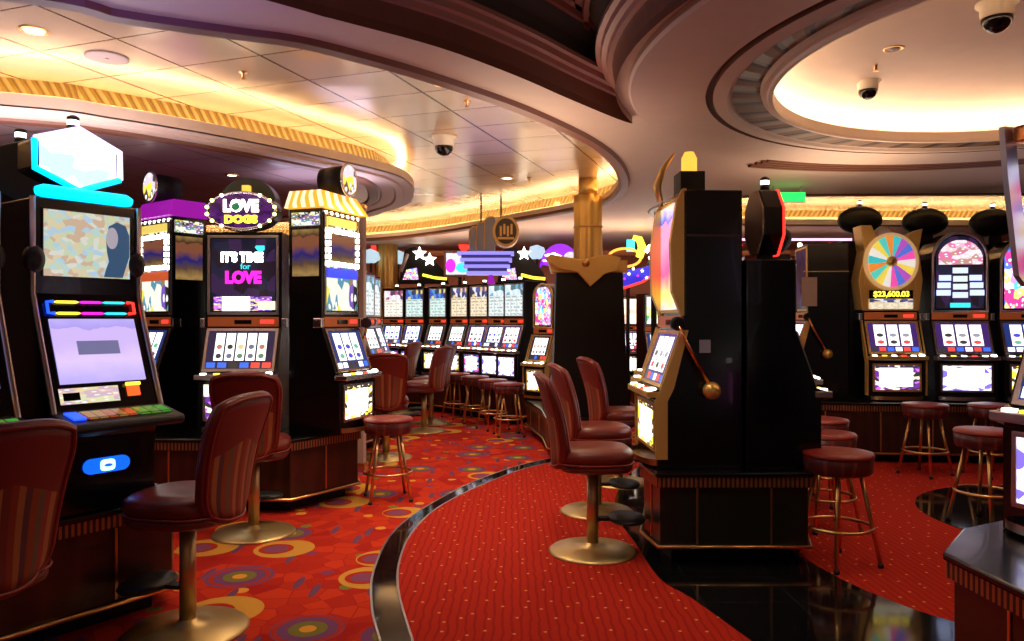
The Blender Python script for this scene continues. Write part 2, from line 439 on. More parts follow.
# ------------------------------------------------------------------ plan curves
def smooth_line(pts, k=6):
    out = []
    P = [Vector(p) for p in pts]
    for i in range(len(P)-1):
        a = P[max(i-1, 0)]; b = P[i]; c = P[i+1]; d = P[min(i+2, len(P)-1)]
        for j in range(k):
            t = j/k
            out.append(.5*((2*b)+(c-a)*t+(2*a-5*b+4*c-d)*t*t+(3*b-a-3*c+d)*t**3))
    out.append(P[-1]); return [tuple(p) for p in out]
def ccw(poly):
    a = sum(poly[i][0]*poly[(i+1) % len(poly)][1]-poly[(i+1) % len(poly)][0]*poly[i][1] for i in range(len(poly)))
    return poly if a > 0 else poly[::-1]
def offset(poly, d):
    """positive = towards the inside of a ccw polygon"""
    n = len(poly); out = []
    for i in range(n):
        a, b, c = Vector(poly[i-1]), Vector(poly[i]), Vector(poly[(i+1) % n])
        e1 = (b-a).normalized(); e2 = (c-b).normalized()
        n1 = Vector((-e1.y, e1.x)); n2 = Vector((-e2.y, e2.x)); mm = n1+n2
        if mm.length < 1e-4: mm = n1
        mm.normalize(); k = 1/max(.45, mm.dot(n1))
        out.append(tuple(b+mm*d*k))
    return out
def dedupe(p, eps=.02):
    out = []
    for q in p:
        if not out or (Vector(q)-Vector(out[-1])).length > eps: out.append(q)
    if (Vector(out[0])-Vector(out[-1])).length < eps: out.pop()
    return out
def sweep(poly, prof, name, mat, parent=None, smooth=False):
    """prof: (inset, z) pairs; one strip of faces between neighbouring pairs"""
    b = MB(); rings = [offset(poly, o) for o, z in prof]
    n = len(poly); L = [0]
    for i in range(n): L.append(L[-1]+(Vector(poly[i])-Vector(poly[(i+1) % n])).length)
    m = len(prof)
    b.grid([[(x, y, prof[i][1]) for x, y in rings[i]] for i in range(m)], closed=True, smooth=smooth, uvw=(L, [i/(m-1) for i in range(m)]))
    return b.build(name, mat, parent)
def flat_with_holes(name, outer, holes, z, mat):
    cu = bpy.data.curves.new(name, 'CURVE'); cu.dimensions = '2D'; cu.fill_mode = 'BOTH'
    for poly in [outer]+holes:
        sp = cu.splines.new('POLY'); sp.points.add(len(poly)-1); sp.use_cyclic_u = True
        for p, q in zip(sp.points, poly): p.co = (q[0], q[1], 0, 1)
    o = bpy.data.objects.new(name, cu); COL.objects.link(o); bpy.context.view_layer.update()
    me = bpy.data.meshes.new_from_object(o.evaluated_get(bpy.context.evaluated_depsgraph_get()))
    bpy.data.objects.remove(o); me.materials.clear(); me.materials.append(M[mat]); me.name = name
    ob = bpy.data.objects.new(name, me); COL.objects.link(ob); ob.location = (0, 0, z)
    return ob
def circle(cx, cy, r, n=96, a0=0, a1=2*PI, ends=False):
    k = n if not ends else n+1
    return [(cx+r*math.cos(a0+(a1-a0)*i/n), cy+r*math.sin(a0+(a1-a0)*i/n)) for i in range(k)]

# ------------------------------------------------------------------ the room
XL, XR, YF, YB = -9., 9., -2.5, 17.
ZS, ZT, ZD = 2.95, 3.20, 2.90        # soffit, tiled ceiling, hanging ring
fl = MB().box(XL, XR, YF, YB, -.1, 0).build('floor', 'carpet'); struct(fl)
for nm, args in (('wall_back', (XL, XR, YB, YB+.1, 0, 3.8)), 
                 ('wall_left', (XL-.1, XL, YF, YB, 0, 3.8)), ('wall_right', (XR, XR+.1, YF, YB, 0, 3.8))):
    struct(MB().box(*args).build(nm, 'wall'))
struct(MB().box(XL, XR, YF, YB, 3.8, 3.9).build('ceiling', 'coffer'))

# plan of the ceiling, all from the outlines seen in the soffit plane
nearL = [(-8.2, 2.0), (-5, 2.55), (-3.4, 3.05)]+[at(x, y, ZS) for x, y in ((35, 0), (117, 18), (234, 35), (293, 43), (351, 57), (418, 76), (496, 102), (545, 122), (580, 139), (603, 155), (616, 172), (617, 188))]
farL = [at(x, y, ZS) for x, y in ((600, 202), (560, 211), (520, 218), (445, 231), (370, 239))]+[(-4.5, 14.0), (-8.2, 14.2)]
holeL = ccw(dedupe(smooth_line(nearL+farL, 6)))
DC = (3.28, 4.25); RO, RI = 2.60, 1.72
v = at(634, 117, ZS); a0 = math.atan2(v[1]-DC[1], v[0]-DC[0]); Rv = math.hypot(v[0]-DC[0], v[1]-DC[1])
leftC = smooth_line([(-2.3, .2), (-2.0, 1.9), (-1.55, 2.85)]+[at(x, y, ZS) for x, y in ((305, 0), (340, 10), (440, 38), (516, 67), (567, 90), (618, 112))]+[v], 5)
rightC = circle(DC[0], DC[1], Rv, 22, a0, math.radians(238), True)
holeC = ccw(dedupe(leftC+rightC+[(1.6, .2)]))
holeF = ccw(smooth_line([(8.2, 8.7), (5, 8.75), (3, 8.85), (2.1, 9.2), (1.9, 10.1), (2.4, 11.0), (3.5, 11.4), (5, 11.5), (8.2, 11.6)], 5))
holeD = circle(DC[0], DC[1], 2.25, 72)
outer = [(XL, YF), (XR, YF), (XR, YB), (XL, YB)]
so = flat_with_holes('ceiling', outer, [holeL, holeC, holeF, holeD], ZS, 'soffit'); struct(so)
struct(MB().box(XL, 1.75, YF+.3, YB, ZT, ZT+.05).build('ceiling', 'tiles')) if False else None
# tiled ceiling above the two big openings
tl = flat_with_holes('ceiling', ccw(offset(holeL, -.5)), [], ZT, 'tiles'); struct(tl)
tf = flat_with_holes('ceiling', ccw(offset(holeF, -.5)), [], ZT, 'tiles'); struct(tf)
def cove(poly, z, sgn=1):
    """lip, ledge, light strip and gilt frieze round an opening (sgn=1) or an island (sgn=-1)"""
    P = poly if sgn == 1 else poly
    k = -sgn
    struct(sweep(P, [(0, z), (0.0, z+.02), (-.015*k*-1 if False else 0, z+.08), (k*.2, z+.08)], 'trim_1', 'cream'))
    struct(sweep(P, [(k*.255, z+.06), (k*.255, z+.15)], 'trim_2', 'bandcream'))
    struct(sweep(P, [(k*.255, z+.15), (k*.235, z+.155), (k*.235, z+.165), (k*.25, z+.17), (k*.25, ZT-.02)], 'trim_3', 'cream')) if False else None
    struct(sweep(P, [(k*.25, z+.15), (k*.25, ZT)], 'trim_3', 'frieze'))
    struct(sweep(P, [(k*.10, z+.085), (k*.17, z+.085)], 'trim_4', 'cove'))
cove(holeL, ZS); cove(holeF, ZS)
# brown beads along the openings, below the soffit edge
struct(sweep(holeL, [(-.12, ZS-.001), (-.10, ZS-.03), (-.03, ZS-.035), (.0, ZS-.02), (.0, ZS+.02)], 'trim_5', 'mould'))
struct(sweep(holeF, [(-.10, ZS-.001), (-.08, ZS-.02), (-.02, ZS-.02), (.0, ZS)], 'trim_5', 'mould'))
# lowered island over the left machines
ie = [at(x, y, ZS) for x, y in ((0, 104), (117, 118), (234, 138), (330, 158), (385, 171), (405, 179), (414, 190), (408, 203), (385, 211), (360, 217))]
isl = ccw(dedupe(smooth_line([(-8.6, 3.9), (-6, 4.35)]+ie+[(-3.6, 11.2), (-6, 11.8), (-8.6, 12)], 6)))
struct(flat_with_holes('ceiling', isl, [], ZS, 'tiles2'))
struct(sweep(isl, [(0, ZS-.012), (.12, ZS-.012), (.13, ZS-.03), (.2, ZS-.03), (.22, ZS-.012), (.36, ZS-.008), (.38, ZS)], 'trim_6', 'soffit'))
struct(sweep(isl, [(.38, ZS-.001), (.4, ZS-.02), (.5, ZS-.02), (.52, ZS-.001)], 'trim_6', 'mould'))
cove(isl, ZS, -1)
# central coffer, stepped mouldings up to smoked mirrors
zc = ZS
struct(sweep(holeC, [(0, zc-.05), (.0, zc), (.02, zc+.09)], 'trim_7', 'mould'))
struct(sweep(holeC, [(.02, zc+.09), (.05, zc+.09), (.055, zc+.12), (.085, zc+.125), (.09, zc+.16), (.12, zc+.165), (.12, zc+.19), (.06, zc+.19)], 'trim_8', 'pinkm'))
struct(sweep(holeC, [(.06, zc+.19), (.08, zc+.30), (.16, zc+.40)], 'trim_9', 'coffer'))
struct(sweep(holeC, [(.16, zc+.36), (.19, zc+.36), (.2, zc+.39), (.24, zc+.39), (.25, zc+.42), (.30, zc+.42), (.31, zc+.45), (.36, zc+.45), (.38, zc+.50)], 'trim_10', 'redm'))
cm = ccw(offset(holeC, .36)); mi = flat_with_holes('ceiling', cm, [], zc+.50, 'mirror'); struct(mi)
# hanging ring with the lit dome
def ring(name, prof, mat, smooth=False, n=128):
    return struct(MB().grid([[(DC[0]+r*math.cos(2*PI*i/n), DC[1]+r*math.sin(2*PI*i/n), z) for i in range(n)] for r, z in prof], closed=True, smooth=smooth,
                  uvw=([i*2*PI*1.8/n for i in range(n+1)], [i/(len(prof)-1) for i in range(len(prof))])).build(name, mat))
ring('ceiling', [(RO, ZS+.02), (RO, ZD+.015), (RO-.015, ZD), (2.13, ZD)], 'soffit')
ring('trim_11', [(2.13, ZD), (2.13, ZD+.04), (2.085, ZD+.04), (2.085, ZD-.004)], 'mould')
ring('trim_12', [(2.085, ZD-.004), (2.0, ZD-.012), (1.985, ZD+.01), (1.97, ZD+.01)], 'soffit')
ring('trim_13', [(1.97, ZD+.01), (1.80, ZD+.05)], 'frieze2')
ring('trim_14', [(1.80, ZD+.05), (1.79, ZD+.02), (1.76, ZD+.015), (1.75, ZD), (RI+.005, ZD), (RI, ZD+.02), (RI, ZD+.08), (RI+.16, ZD+.08)], 'cream')
ring('ceiling', [(RI+.2, ZD+.08), (RI+.2, ZD+.14), (RI+.12, ZD+.22), (RI-.06, ZD+.29), (RI-.3, ZD+.325), (.9, ZD+.345), (.02, ZD+.35)], plain('dome_paint', (.72, .56, .50), .6), True)
ring('trim_15', [(RI+.06, ZD+.085), (RI+.13, ZD+.085)], 'cove2')
for r0, z0, w in ((2.72, ZS, .03), (2.8, ZS, .03), (2.88, ZS, .03), (2.96, ZS, .05)):
    n = 96
    st = MB().grid([[(DC[0]+r*math.cos(a0-.75-i*(PI*.8)/n), DC[1]+r*math.sin(a0-.75-i*(PI*.8)/n), z) for i in range(n+1)] for r, z in ((r0, z0-.001), (r0+.005, z0-.03), (r0+w, z0-.03), (r0+w+.005, z0-.001))], smooth=False).build('trim_16', 'mould'); struct(st)

# floor inlays
oe = [at(x, y, 0) for x, y in ((380, 641), (372, 608), (374, 571), (395, 531), (435, 502), (484, 478), (540, 461))]
ine = [at(x, y, 0) for x, y in ((413, 641), (399, 592), (401, 559), (415, 531), (443, 506), (492, 482), (540, 466))]
tail_o = [(1.35, 8.95), (2.9, 9.5), (4.8, 9.3), (6.6, 8.2), (7.6, 6.2), (7.6, 3.5), (6.2, .9), (3, -.4), (.8, .1), (-.15, 1.7)]
tail_i = [(1.37, 8.83), (2.9, 9.36), (4.75, 9.16), (6.48, 8.1), (7.45, 6.2), (7.45, 3.55), (6.1, 1.03), (3, -.25), (.88, .22), (0, 1.75)]
go = smooth_line(oe+tail_o+[oe[0]], 5)[:-1]; gi = smooth_line(ine+tail_i+[ine[0]], 5)[:-1]
b = MB().profz(ccw(go), .0005, .006); struct(b.build('trim_17', 'granite'))
b = MB().profz(ccw(gi), .001, .012); struct(b.build('floor', 'carpet_dots'))
struct(sweep(ccw(gi), [(-.012, .0055), (-.01, .014), (0, .014), (.002, .0125)], 'trim_18', 'silver'))
struct(sweep(ccw(go), [(-.008, .0005), (-.006, .009), (0.004, .009), (.006, .0055)], 'trim_18', 'silver'))
gr = [at(748, 641, 0), at(691, 600, 0), at(659, 580, 0), at(634, 543, 0), (.80, 5.9), (1.0, 6.9), (1.5, 8.0), (2.6, 8.0), (2.45, 6.9), (2.05, 6.0), (1.80, 5.2), at(829, 575, 0), at(882, 600, 0), at(951, 624, 0), (2.5, 3.45), (3.4, 3.2), (3.8, 1.8), (2.2, 1.5), (1.45, 2.6)]
b = MB().profz(ccw(smooth_line(gr+[gr[0]], 4)[:-1]), .008, .016); struct(b.build('trim_19', 'granite'))
b = MB().profz(circle(4.30, 5.70, 1.13, 60), .008, .017); struct(b.build('trim_20', 'granite'))

# ------------------------------------------------------------------ plinths under the banks
BH = .58
def plinth(label, poly, loc=(0, 0), seams=True, h=BH, mat='wood', group=None, z0=0.0):
    poly = ccw(poly); cx = sum(p[0] for p in poly)/len(poly); cy = sum(p[1] for p in poly)/len(poly)
    P = [(x-cx, y-cy) for x, y in poly]
    t = thing('slot_bank_plinth', label, 'plinth', (cx, cy, z0)); h -= z0
    MB().profz(offset(P, .10), 0, .10).build('kick', 'blackmatte', t)
    MB().profz(P, .10, h-.09).build('plinth_body', mat, t, bevel=.004)
    MB().profz(offset(P, -.025), h-.09, h-.03).build('ribbed_trim', 'ribbed', t)
    MB().profz(offset(P, -.035), h-.03, h).build('top_board', 'black', t, bevel=.008)
    q = offset(P, -.018); MB().tube([(x, y, .11) for x, y in dedupe(q)], .012, 8, closed=True).build('foot_rail', 'brass', t)
    n = len(P)
    for i in range(n):
        a, c = Vector(P[i]), Vector(P[(i+1) % n]); L = (c-a).length
        if L > .3:
            k = max(1, round(L/.55)); 
            for j in range(k+1 if k > 0 else 1):
                if j == k: continue
                p = a.lerp(c, (j+.5)/k); d = (c-a).normalized(); nn = Vector((d.y, -d.x)); e = p+nn*.003
                MB().box(-.006, .006, -.004, .006, .13, h-.1, Matrix.Translation((e.x, e.y, 0)) @ Matrix.Rotation(math.atan2(d.y, d.x), 4, 'Z')).build('edge_strip', 'brass', t)
    return t
U1 = Vector((math.sin(math.radians(35)), math.cos(math.radians(35)))); N1 = Vector((U1.y, -U1.x))
O1 = Vector((-2.22, 3.87))
def l1(u, n): p = O1+U1*u+N1*n; return (p.x, p.y)
plinth('dark walnut plinth under the video machines at far left', [l1(-2.6, .30), l1(.34, .30), l1(.44, .15), l1(.44, -.75), l1(.30, -.87), l1(-2.6, -.87)])
plinth('octagonal walnut plinth under the pod of reel machines left of centre',
       [(-3.55, 6.35), (-3.0, 5.95), (-1.72, 5.9), (-1.32, 6.5), (-1.62, 7.4), (-1.80, 8.0), (-1.72, 8.6), (-1.50, 9.2), (-1.62, 10.3), (-2.6, 10.3), (-3.3, 7.6)])
plinth('dark panelled plinth with brass rail under the central back-to-back bank',
       [(.90, 4.62), (1.80, 4.62), (1.88, 4.9), (2.28, 6.4), (2.45, 7.5), (1.75, 7.5), (1.18, 6.4), (.86, 4.95)], z0=.016, mat='blackpanel')

# ------------------------------------------------------------------ shared pieces
def ell(rx, rz, n=32, cx=0, cz=0): return [(cx+rx*math.cos(2*PI*i/n), cz+rz*math.sin(2*PI*i/n)) for i in range(n)]
def archp(x0, x1, z0, z1, n=14):
    r = (x1-x0)/2; cx = (x0+x1)/2
    return [(x0, z0), (x1, z0)]+[(cx+r*math.cos(PI*i/n), z1-r+r*math.sin(PI*i/n)) for i in range(n+1)]
def frame(w0, w1, pa, pb, t, mat, parent, name='glass_frame', proud=.014):
    b = MB(); (y0, z0), (y1, z1) = pa, pb; d = Vector((0, y1-y0, z1-z0)); L = d.length; ang = math.atan2(-d.y, d.z)
    Mx = Matrix.Translation((0, y0, z0)) @ Matrix.Rotation(ang, 4, 'X')
    b.box(w0-t, w1+t, -proud, .002, -t, 0, Mx); b.box(w0-t, w1+t, -proud, .002, L, L+t, Mx)
    b.box(w0-t, w0, -proud, .002, 0, L, Mx); b.box(w1, w1+t, -proud, .002, 0, L, Mx)
    return b.build(name, mat, parent, bevel=.002)
def pilot(parent, x, y, z, s=1.):
    o = MB().lathe([(.030*s, 0), (.030*s, .035*s), (.027*s, .036*s)], (x, y, z), 16).build('pilot_lamp', 'rubber', parent)
    MB().lathe([(.027*s, .036*s), (.027*s, .062*s)], (x, y, z), 16).build('lamp_lens', 'white_glow', o)
    MB().lathe([(.029*s, .062*s), (.029*s, .078*s), (.012*s, .088*s)], (x, y, z), 16).build('lamp_cap', 'rubber', o)
    return o
def lever(parent, side, col='gold'):
    o = MB().lathe([(.045, 0), (.045, .03), (.03, .045)], (side, -.16, .90), 16, axis='x').build('lever_hub', 'blackmatte', parent)
    s = 1 if side > 0 else -1
    MB().tube([(side+s*.03, -.16, .90), (side+s*.06, -.12, .79), (side+s*.06, .03, .52)], .012, 8).build('lever_arm', 'copper', o)
    rows = [(.055*math.sin(PI*i/10), -.055*math.cos(PI*i/10)) for i in range(1, 10)]
    MB().lathe(rows, (side+s*.06, .04, .49), 16).build('lever_ball', 'gold', o)

T_REEL = [screen('reels_%d' % i, 'reels', c, 2.0, n, 3, bg, i*3.1) for i, (c, n, bg) in enumerate((
    (((.08, .15, .08), (.3, .12, .08), (.1, .1, .15), (.03, .03, .03), (.5, .35, .15)), 5, (.015, .01, .03)),
    (((.1, .1, .1), (.3, .25, .2), (.1, .1, .2), (.4, .15, .1)), 4, (.01, .01, .02)),
    (((.55, .05, .05), (.2, .2, .25), (.03, .03, .03)), 3, (.03, .01, .08)),
    (((.05, .05, .4), (.5, .2, .6), (.03, .03, .05), (.1, .3, .2)), 3, (.01, .02, .10))))]
BELLY = [screen('belly_%d' % i, 'belly', c, 2.2) for i, c in enumerate((
    ((.1, .02, .2), (.02, .02, .02), (.8, .7, .5), (.4, .1, .5)),
    ((.9, .6, .05), (.05, .03, .02), (.7, .6, .4), (.9, .9, .8)),
    ((.15, .1, .6), (.8, .8, .9), (.5, .5, .8), (.9, .9, 1.)),
    ((.9, .1, .4), (.02, .02, .3), (.9, .8, .7), (.05, .4, .6))))]
TOPS = {
 'pinkpay': screen('t_pinkpay', 'pay', ((.9, .8, .8), (.4, .1, .2), (.8, .6, .7), (.1, .05, .1)), 1.3, 5, 6, (.9, .85, .75), seed=1),
 'bluepay': screen('t_bluepay', 'pay', ((.05, .1, .5), (.7, .6, .2), (.1, .3, .6), (.05, .05, .1)), 1.2, 5, 6, (.65, .82, .78), seed=2),
 'tanpay': screen('t_tanpay', 'pay', ((.05, .05, .1), (.8, .5, .2), (.7, .7, .8), (.1, .1, .3)), 1.2, 5, 6, (.88, .74, .52), seed=3),
 'palepay': screen('t_palepay', 'pay', ((.6, .75, .85), (.2, .4, .6), (.8, .85, .9), (.1, .2, .2)), 1.2, 5, 6, (.75, .83, .82), seed=4),
 'greenpay': screen('t_greenpay', 'scatter', ((.05, .5, .15), (.9, .95, .9), (.8, .9, .3), (.95, .95, .9)), 1.6, 5),
 'amber': screen('t_amber', 'grid', ((1, .85, .6), (.9, .7, .4), (.8, .5, .4), (1, .9, .8)), 1.8, 4, 5, (.9, .7, .5)),
 'dark': screen('t_dark', 'scatter', ((.01, .01, .03), (.02, .02, .05), (.05, .02, .08), (.02, .01, .02)), .8, 6),
 'stained': screen('t_stained', 'scatter', ((.1, .2, .8), (.6, .3, .8), (.9, .9, 1), (.7, .05, .3), (.1, .6, .7), (.9, .7, .2)), 1.6, 9),
}
def slot(label, x, y, rot, w=.56, D=.5, H=1.5, z0=BH, reel=0, belly=0, top='tanpay', trim='silver', body='black', arch=False,
         strip='orange_strip', lev=False, wings=True, pil=True, group=None, topper=None, tray=True, proud=0):
    t = thing('slot_machine', label, 'slot machine', (x, y, z0), math.radians(rot), group)
    b = D/2; yu = -b+.13; hw = w/2
    prof = [(b, 0), (b, H), (yu, H), (yu, .86), (-b, .50), (-b-.09, .475), (-b-.09, .44), (-b-.03, .42), (-b-.03, 0)]
    if arch:
        low = [(b, 0), (b, .95), (yu, .95)]+prof[3:]
        m = MB().profx(low, -hw, hw); m.profy(archp(-hw+.02, hw-.02, .95, H), yu, b, False); m.build('cabinet', body, t)
        MB().profy(archp(-hw+.06, hw-.06, .98, H-.04), yu-.01, yu+.01).build('top_glass', TOPS[top] if isinstance(top, str) else top, t)
        pts = [(px_, yu-.008, pz) for px_, pz in archp(-hw+.035, hw-.035, .96, H-.012, 20)]
        MB().tube(pts, .018, 8, closed=True).build('arch_rim', trim, t)
    else:
        MB().profx(prof, -hw, hw).build('cabinet', body, t, bevel=.006)
        MB().panel((yu, .99), (yu, H-.05), w-.09).build('top_glass', TOPS[top] if isinstance(top, str) else top, t)
        frame(-hw+.045, hw-.045, (yu, .99), (yu, H-.05), .022, trim, t)
    sl = (yu+b)/.36
    pa = (-b+.02*sl, .52); pb = (yu-.03*sl, .83)
    MB().panel(pa, pb, w-.09).build('reel_glass', T_REEL[reel], t)
    frame(-hw+.045, hw-.045, pa, pb, .022, trim, t)
    MB().panel((yu, .87), (yu, .95), w-.05).build('bill_panel', strip, t)
    d = MB().box(-.07, .07, yu-.02, yu, .89, .925).build('bill_slot', 'gl_dark', t)
    MB().box(hw*.45, hw*.8, yu-.014, yu, .895, .925).build('card_display', 'red_glow', t)
    dk = MB().box(-hw-.004, hw+.004, -b-.10, -b+.01, .44, .48).build('button_deck', trim, t, bevel=.006)
    for i in range(5):
        MB().box(-hw+.06+i*(w-.2)/4-.02, -hw+.06+i*(w-.2)/4+.02, -b-.085, -b-.045, .48, .492).build('button', ('white_glow', 'yellow_glow', 'white_glow', 'red_glow', 'white_glow')[i], dk)
    MB().lathe([(.026, 0), (.03, .012), (.02, .022)], (hw-.05, -b-.055, .48), 12).build('spin_button', 'white_glow', dk)
    MB().panel((-b-.03, .12), (-b-.03, .38), w-.14).build('belly_glass', BELLY[belly], t)
    frame(-hw+.07, hw-.07, (-b-.03, .12), (-b-.03, .38), .02, trim, t)
    if tray:
        m = MB(); m.grid([[(.9*hw*math.cos(a), -b-.03-.10*abs(math.sin(a)), z) for a in [PI+PI*i/14 for i in range(15)]] for z in (.02, .05, .055)], smooth=True)
        m.profz([(.9*hw*math.cos(PI+PI*i/14), -b-.03-.085*abs(math.sin(PI+PI*i/14))) for i in range(15)], .015, .028)
        m.build('coin_tray', 'brass' if trim != 'silver' else 'silver', t)
    if wings:
        for s in (-1, 1):
            MB().box(s*(hw+.02)-.02, s*(hw+.02)+.02, yu-.02, yu+.06, .86, .94).build('side_bracket', 'chrome', t, bevel=.008)
    if trim == 'gold':
        for s in (-1, 1):
            MB().profx([(yu+.03, .86), (yu-.012, .86), (-b-.012, .50), (-b-.05, .42), (-b-.045, .06), (-b+.03, .06), (-b+.03, .42), (-b+.07, .50)], s*(hw+.004)-.006, s*(hw+.004)+.006).build('side_trim', 'goldpaint', t)
    if lev: lever(t, hw)
    if pil: pilot(t, 0, .05, H)
    return t

# ------------------------------------------------------------------ video machine at the left
def bank_back(label, x, y, rot, H, kind='dome', w=.54, z0=BH, D=.46):
    """machine seen from behind: plain cabinet back with its black topper"""
    t = slot(label, x, y, rot, w=w, D=D, H=H, z0=z0, pil=False, top='tanpay', reel=1, belly=1, wings=False)
    if kind == 'dome':
        MB().box(-.07, .07, -.03, .09, H, H+.13).build('topper_neck', 'blackmatte', t)
        rows = [(.26*math.sin(PI*i/12), -.17*math.cos(PI*i/12)) for i in range(1, 12)]
        MB().lathe(rows, (0, .03, H+.27), 28, sx=1, sy=.55).build('topper', 'blackmatte', t)
        pilot(t, 0, .03, H+.435, .9)
    return t
VID = screen('video_top', 'scatter', ((.5, .7, .85), (.8, .7, .45), (.65, .75, .5), (.7, .5, .35), (.55, .75, .75), (.8, .8, .7)), .85, 17)
VID2 = screen('video_low', 'bands', ((.40, .32, .80), (.55, .45, .9), (.72, .55, .88), (.6, .45, .85)), 1.15)
BTN = screen('deck_buttons', 'grid', ((.8, .12, .04), (.75, .3, .05), (.7, .2, .1)), .45, 5, 1, (.02, .02, .02))
BTNG = screen('deck_buttons_green', 'grid', ((.1, .6, .05), (.2, .5, .05), (.1, .45, .1)), .5, 3, 1, (.02, .03, .02))
PANEL = screen('club_panel', 'scatter', ((.9, .75, .4), (.9, .6, .5), (.8, .8, .5), (.7, .5, .6)), 1., 5)
HEXA = screen('hex_art', 'scatter', ((1, 1, 1), (1, 1, 1), (1, 1, 1), (.3, .5, .95), (1, 1, 1), (.85, .9, 1)), 2.6, 5)
def video(label, x, y, rot):
    t = thing('video_slot_machine', label, 'slot machine', (x, y, BH), math.radians(rot))
    hw = .25; H = 1.51
    prof = [(.24, 0), (.24, H), (-.12, H), (-.12, 1.05), (-.16, .94), (-.33, .5), (-.36, .44), (-.30, .36), (-.30, 0)]
    MB().profx(prof, -hw, hw).build('cabinet', 'black', t, bevel=.008)
    MB().panel((-.12, 1.13), (-.12, 1.46), .43).build('upper_screen', VID, t)
    # portrait of a woman with long dark hair shown on the screen
    MB().profy([(.075, 1.14), (.17, 1.14), (.205, 1.25), (.205, 1.36), (.185, 1.41), (.14, 1.425), (.10, 1.40), (.085, 1.34), (.09, 1.27), (.10, 1.22), (.085, 1.18)], -.131, -.129, True).build('screen_picture', plain('screen_dark_hair', (.01, .02, .04), .3, emit=(.03, .08, .16), es=1), t)
    MB().profy(ell(.03, .055, 20, .115, 1.34), -.133, -.1305).build('screen_picture', plain('screen_face', (.3, .25, .25), .4, emit=(.45, .42, .5), es=.8), t)
    for s in (-1, 1):
        MB().tube([(s*(hw+.006), yy_-.006, zz_) for yy_, zz_ in ((-.12, H), (-.12, 1.05), (-.16, .94), (-.33, .5), (-.355, .44))], .014, 8).build('edge_trim', 'silver', t)
        MB().lathe([(.052, -.04), (.055, 0), (.05, .02), (.02, .035)], (s*(hw-.005), -.12, 1.21), 20, sx=.8, sy=1.25, axis='y').build('speaker', 'rubber', t)
    # LED bars
    cols = ('yellow_glow', 'lilac_glow', 'cyan2', 'yellow_glow')
    for zb in (1.01, .955):
        yb = -.12-(1.05-zb)*.36-.012 if zb < 1.05 else -.132
        for i, c in enumerate((('yellow_glow'), ('magenta_glow'), ('cyan2'))):
            a = -.17+i*.115
            MB().tube([(a, yb, zb), (a+.012, yb, zb), (a+.10, yb, zb), (a+.112, yb, zb)], [.003, .0065, .0065, .003], 8).build('led_bar', c, t)
    MB().tube([(-.175, -.15, 1.012), (-.205, -.152, 1.01), (-.205, -.168, .957), (-.175, -.17, .955)], .008, 8).build('led_bar', 'blue_glow', t)
    MB().tube([(.18, -.15, 1.012), (.212, -.152, 1.01), (.212, -.168, .957), (.18, -.17, .955)], .008, 8).build('led_bar', 'red_glow', t)
    def sl(zq): return -.16-(.94-zq)*(.17/.44)
    MB().panel((sl(.62), .62), (sl(.925), .925), .41).build('lower_screen', VID2, t)
    MB().panel((sl(.755)-.009, .755), (sl(.82)-.009, .82), .2, .003).build('screen_picture', plain('screen_notice', (.1, .1, .2), .4, emit=(.16, .16, .32), es=1), t)
    MB().panel((sl(.525), .525), (sl(.60), .60), .26, x0=-.225, x1=.06).build('club_panel', PANEL, t)
    MB().panel((sl(.545)-.009, .545), (sl(.58)-.009, .58), .1, .003, x0=-.205, x1=-.13).build('card_slot', 'gl_dark', t)
    o = MB().panel((sl(.545), .545), (sl(.60), .60), .1, .012, x0=.10, x1=.16).build('ticket_slot', glow('ticket_orange', (1, .12, .02), 1.3), t)
    MB().tube([(.095, sl(.605)-.014, .605), (.165, sl(.605)-.014, .605)], .009, 8).build('ticket_light', 'yellow_glow', o)
    dk = MB().profx([(-.32, .50), (-.53, .455), (-.54, .43), (-.52, .41), (-.30, .40)], -hw-.02, hw+.02).build('button_deck', 'rubber', t, bevel=.008)
    MB().face([(-.20, -.505, .464), (.06, -.505, .464), (.06, -.365, .494), (-.20, -.365, .494)], ((0, 0), (1, 0), (1, 1), (0, 1)))
    q = MB(); q.box(-.18, .05, -.5, -.38, .46, .466); 
    q = MB(); Mx = Matrix.Translation((0, -.43, .481)) @ Matrix.Rotation(.21, 4, 'X')
    q.box(-.17, .06, -.055, .05, 0, .008, Mx).build('button_strip', BTN, dk)
    MB().box(.07, .23, -.055, .05, 0, .008, Mx).build('button_strip', BTNG, dk)
    MB().box(-.235, -.18, -.055, .05, 0, .008, Mx).build('button', 'blue_glow', dk)
    # lit oval badge on the lower door
    o = MB().profy([(sx*(.075)+.036*math.cos(a)+0, .22+.036*math.sin(a)) for sx, q in ((1, -PI/2), (-1, PI/2)) for a in [q+PI*k/10 for k in range(11)]], -.312, -.29).build('door_badge', plain('badge_blue', (.01, .03, .3), .2, emit=(.005, .12, 1), es=1.4), t)
    MB().profy([(.034*math.copysign(abs(math.cos(a))**.5, math.cos(a)), .22+.027*math.copysign(abs(math.sin(a))**.5, math.sin(a))) for a in [2*PI*k/24 for k in range(24)]], -.320, -.31).build('badge_mark', glow('badge_white', (.35, .8, 1), 3.0), o)
    MB().profy(ell(.02, .008, 16, 0, .22), -.324, -.318).build('badge_mark', 'blue_glow', o)
    # neon bar and hexagonal topper
    MB().tube([(-.23, -.1, H+.03), (-.2, -.1, H+.035), (.2, -.1, H+.035), (.23, -.1, H+.03)], [.022, .032, .032, .022], 12).build('neon_bar', 'cyan_glow', t)
    hx = [(-.225, -.07), (-.02, -.155), (.185, -.07), (.185, .07), (-.02, .155), (-.225, .07)]
    zc_ = H+.215
    MB().profy([(x_, z_+zc_) for x_, z_ in hx], -.06, .12).build('topper', 'black', t, bevel=.01)
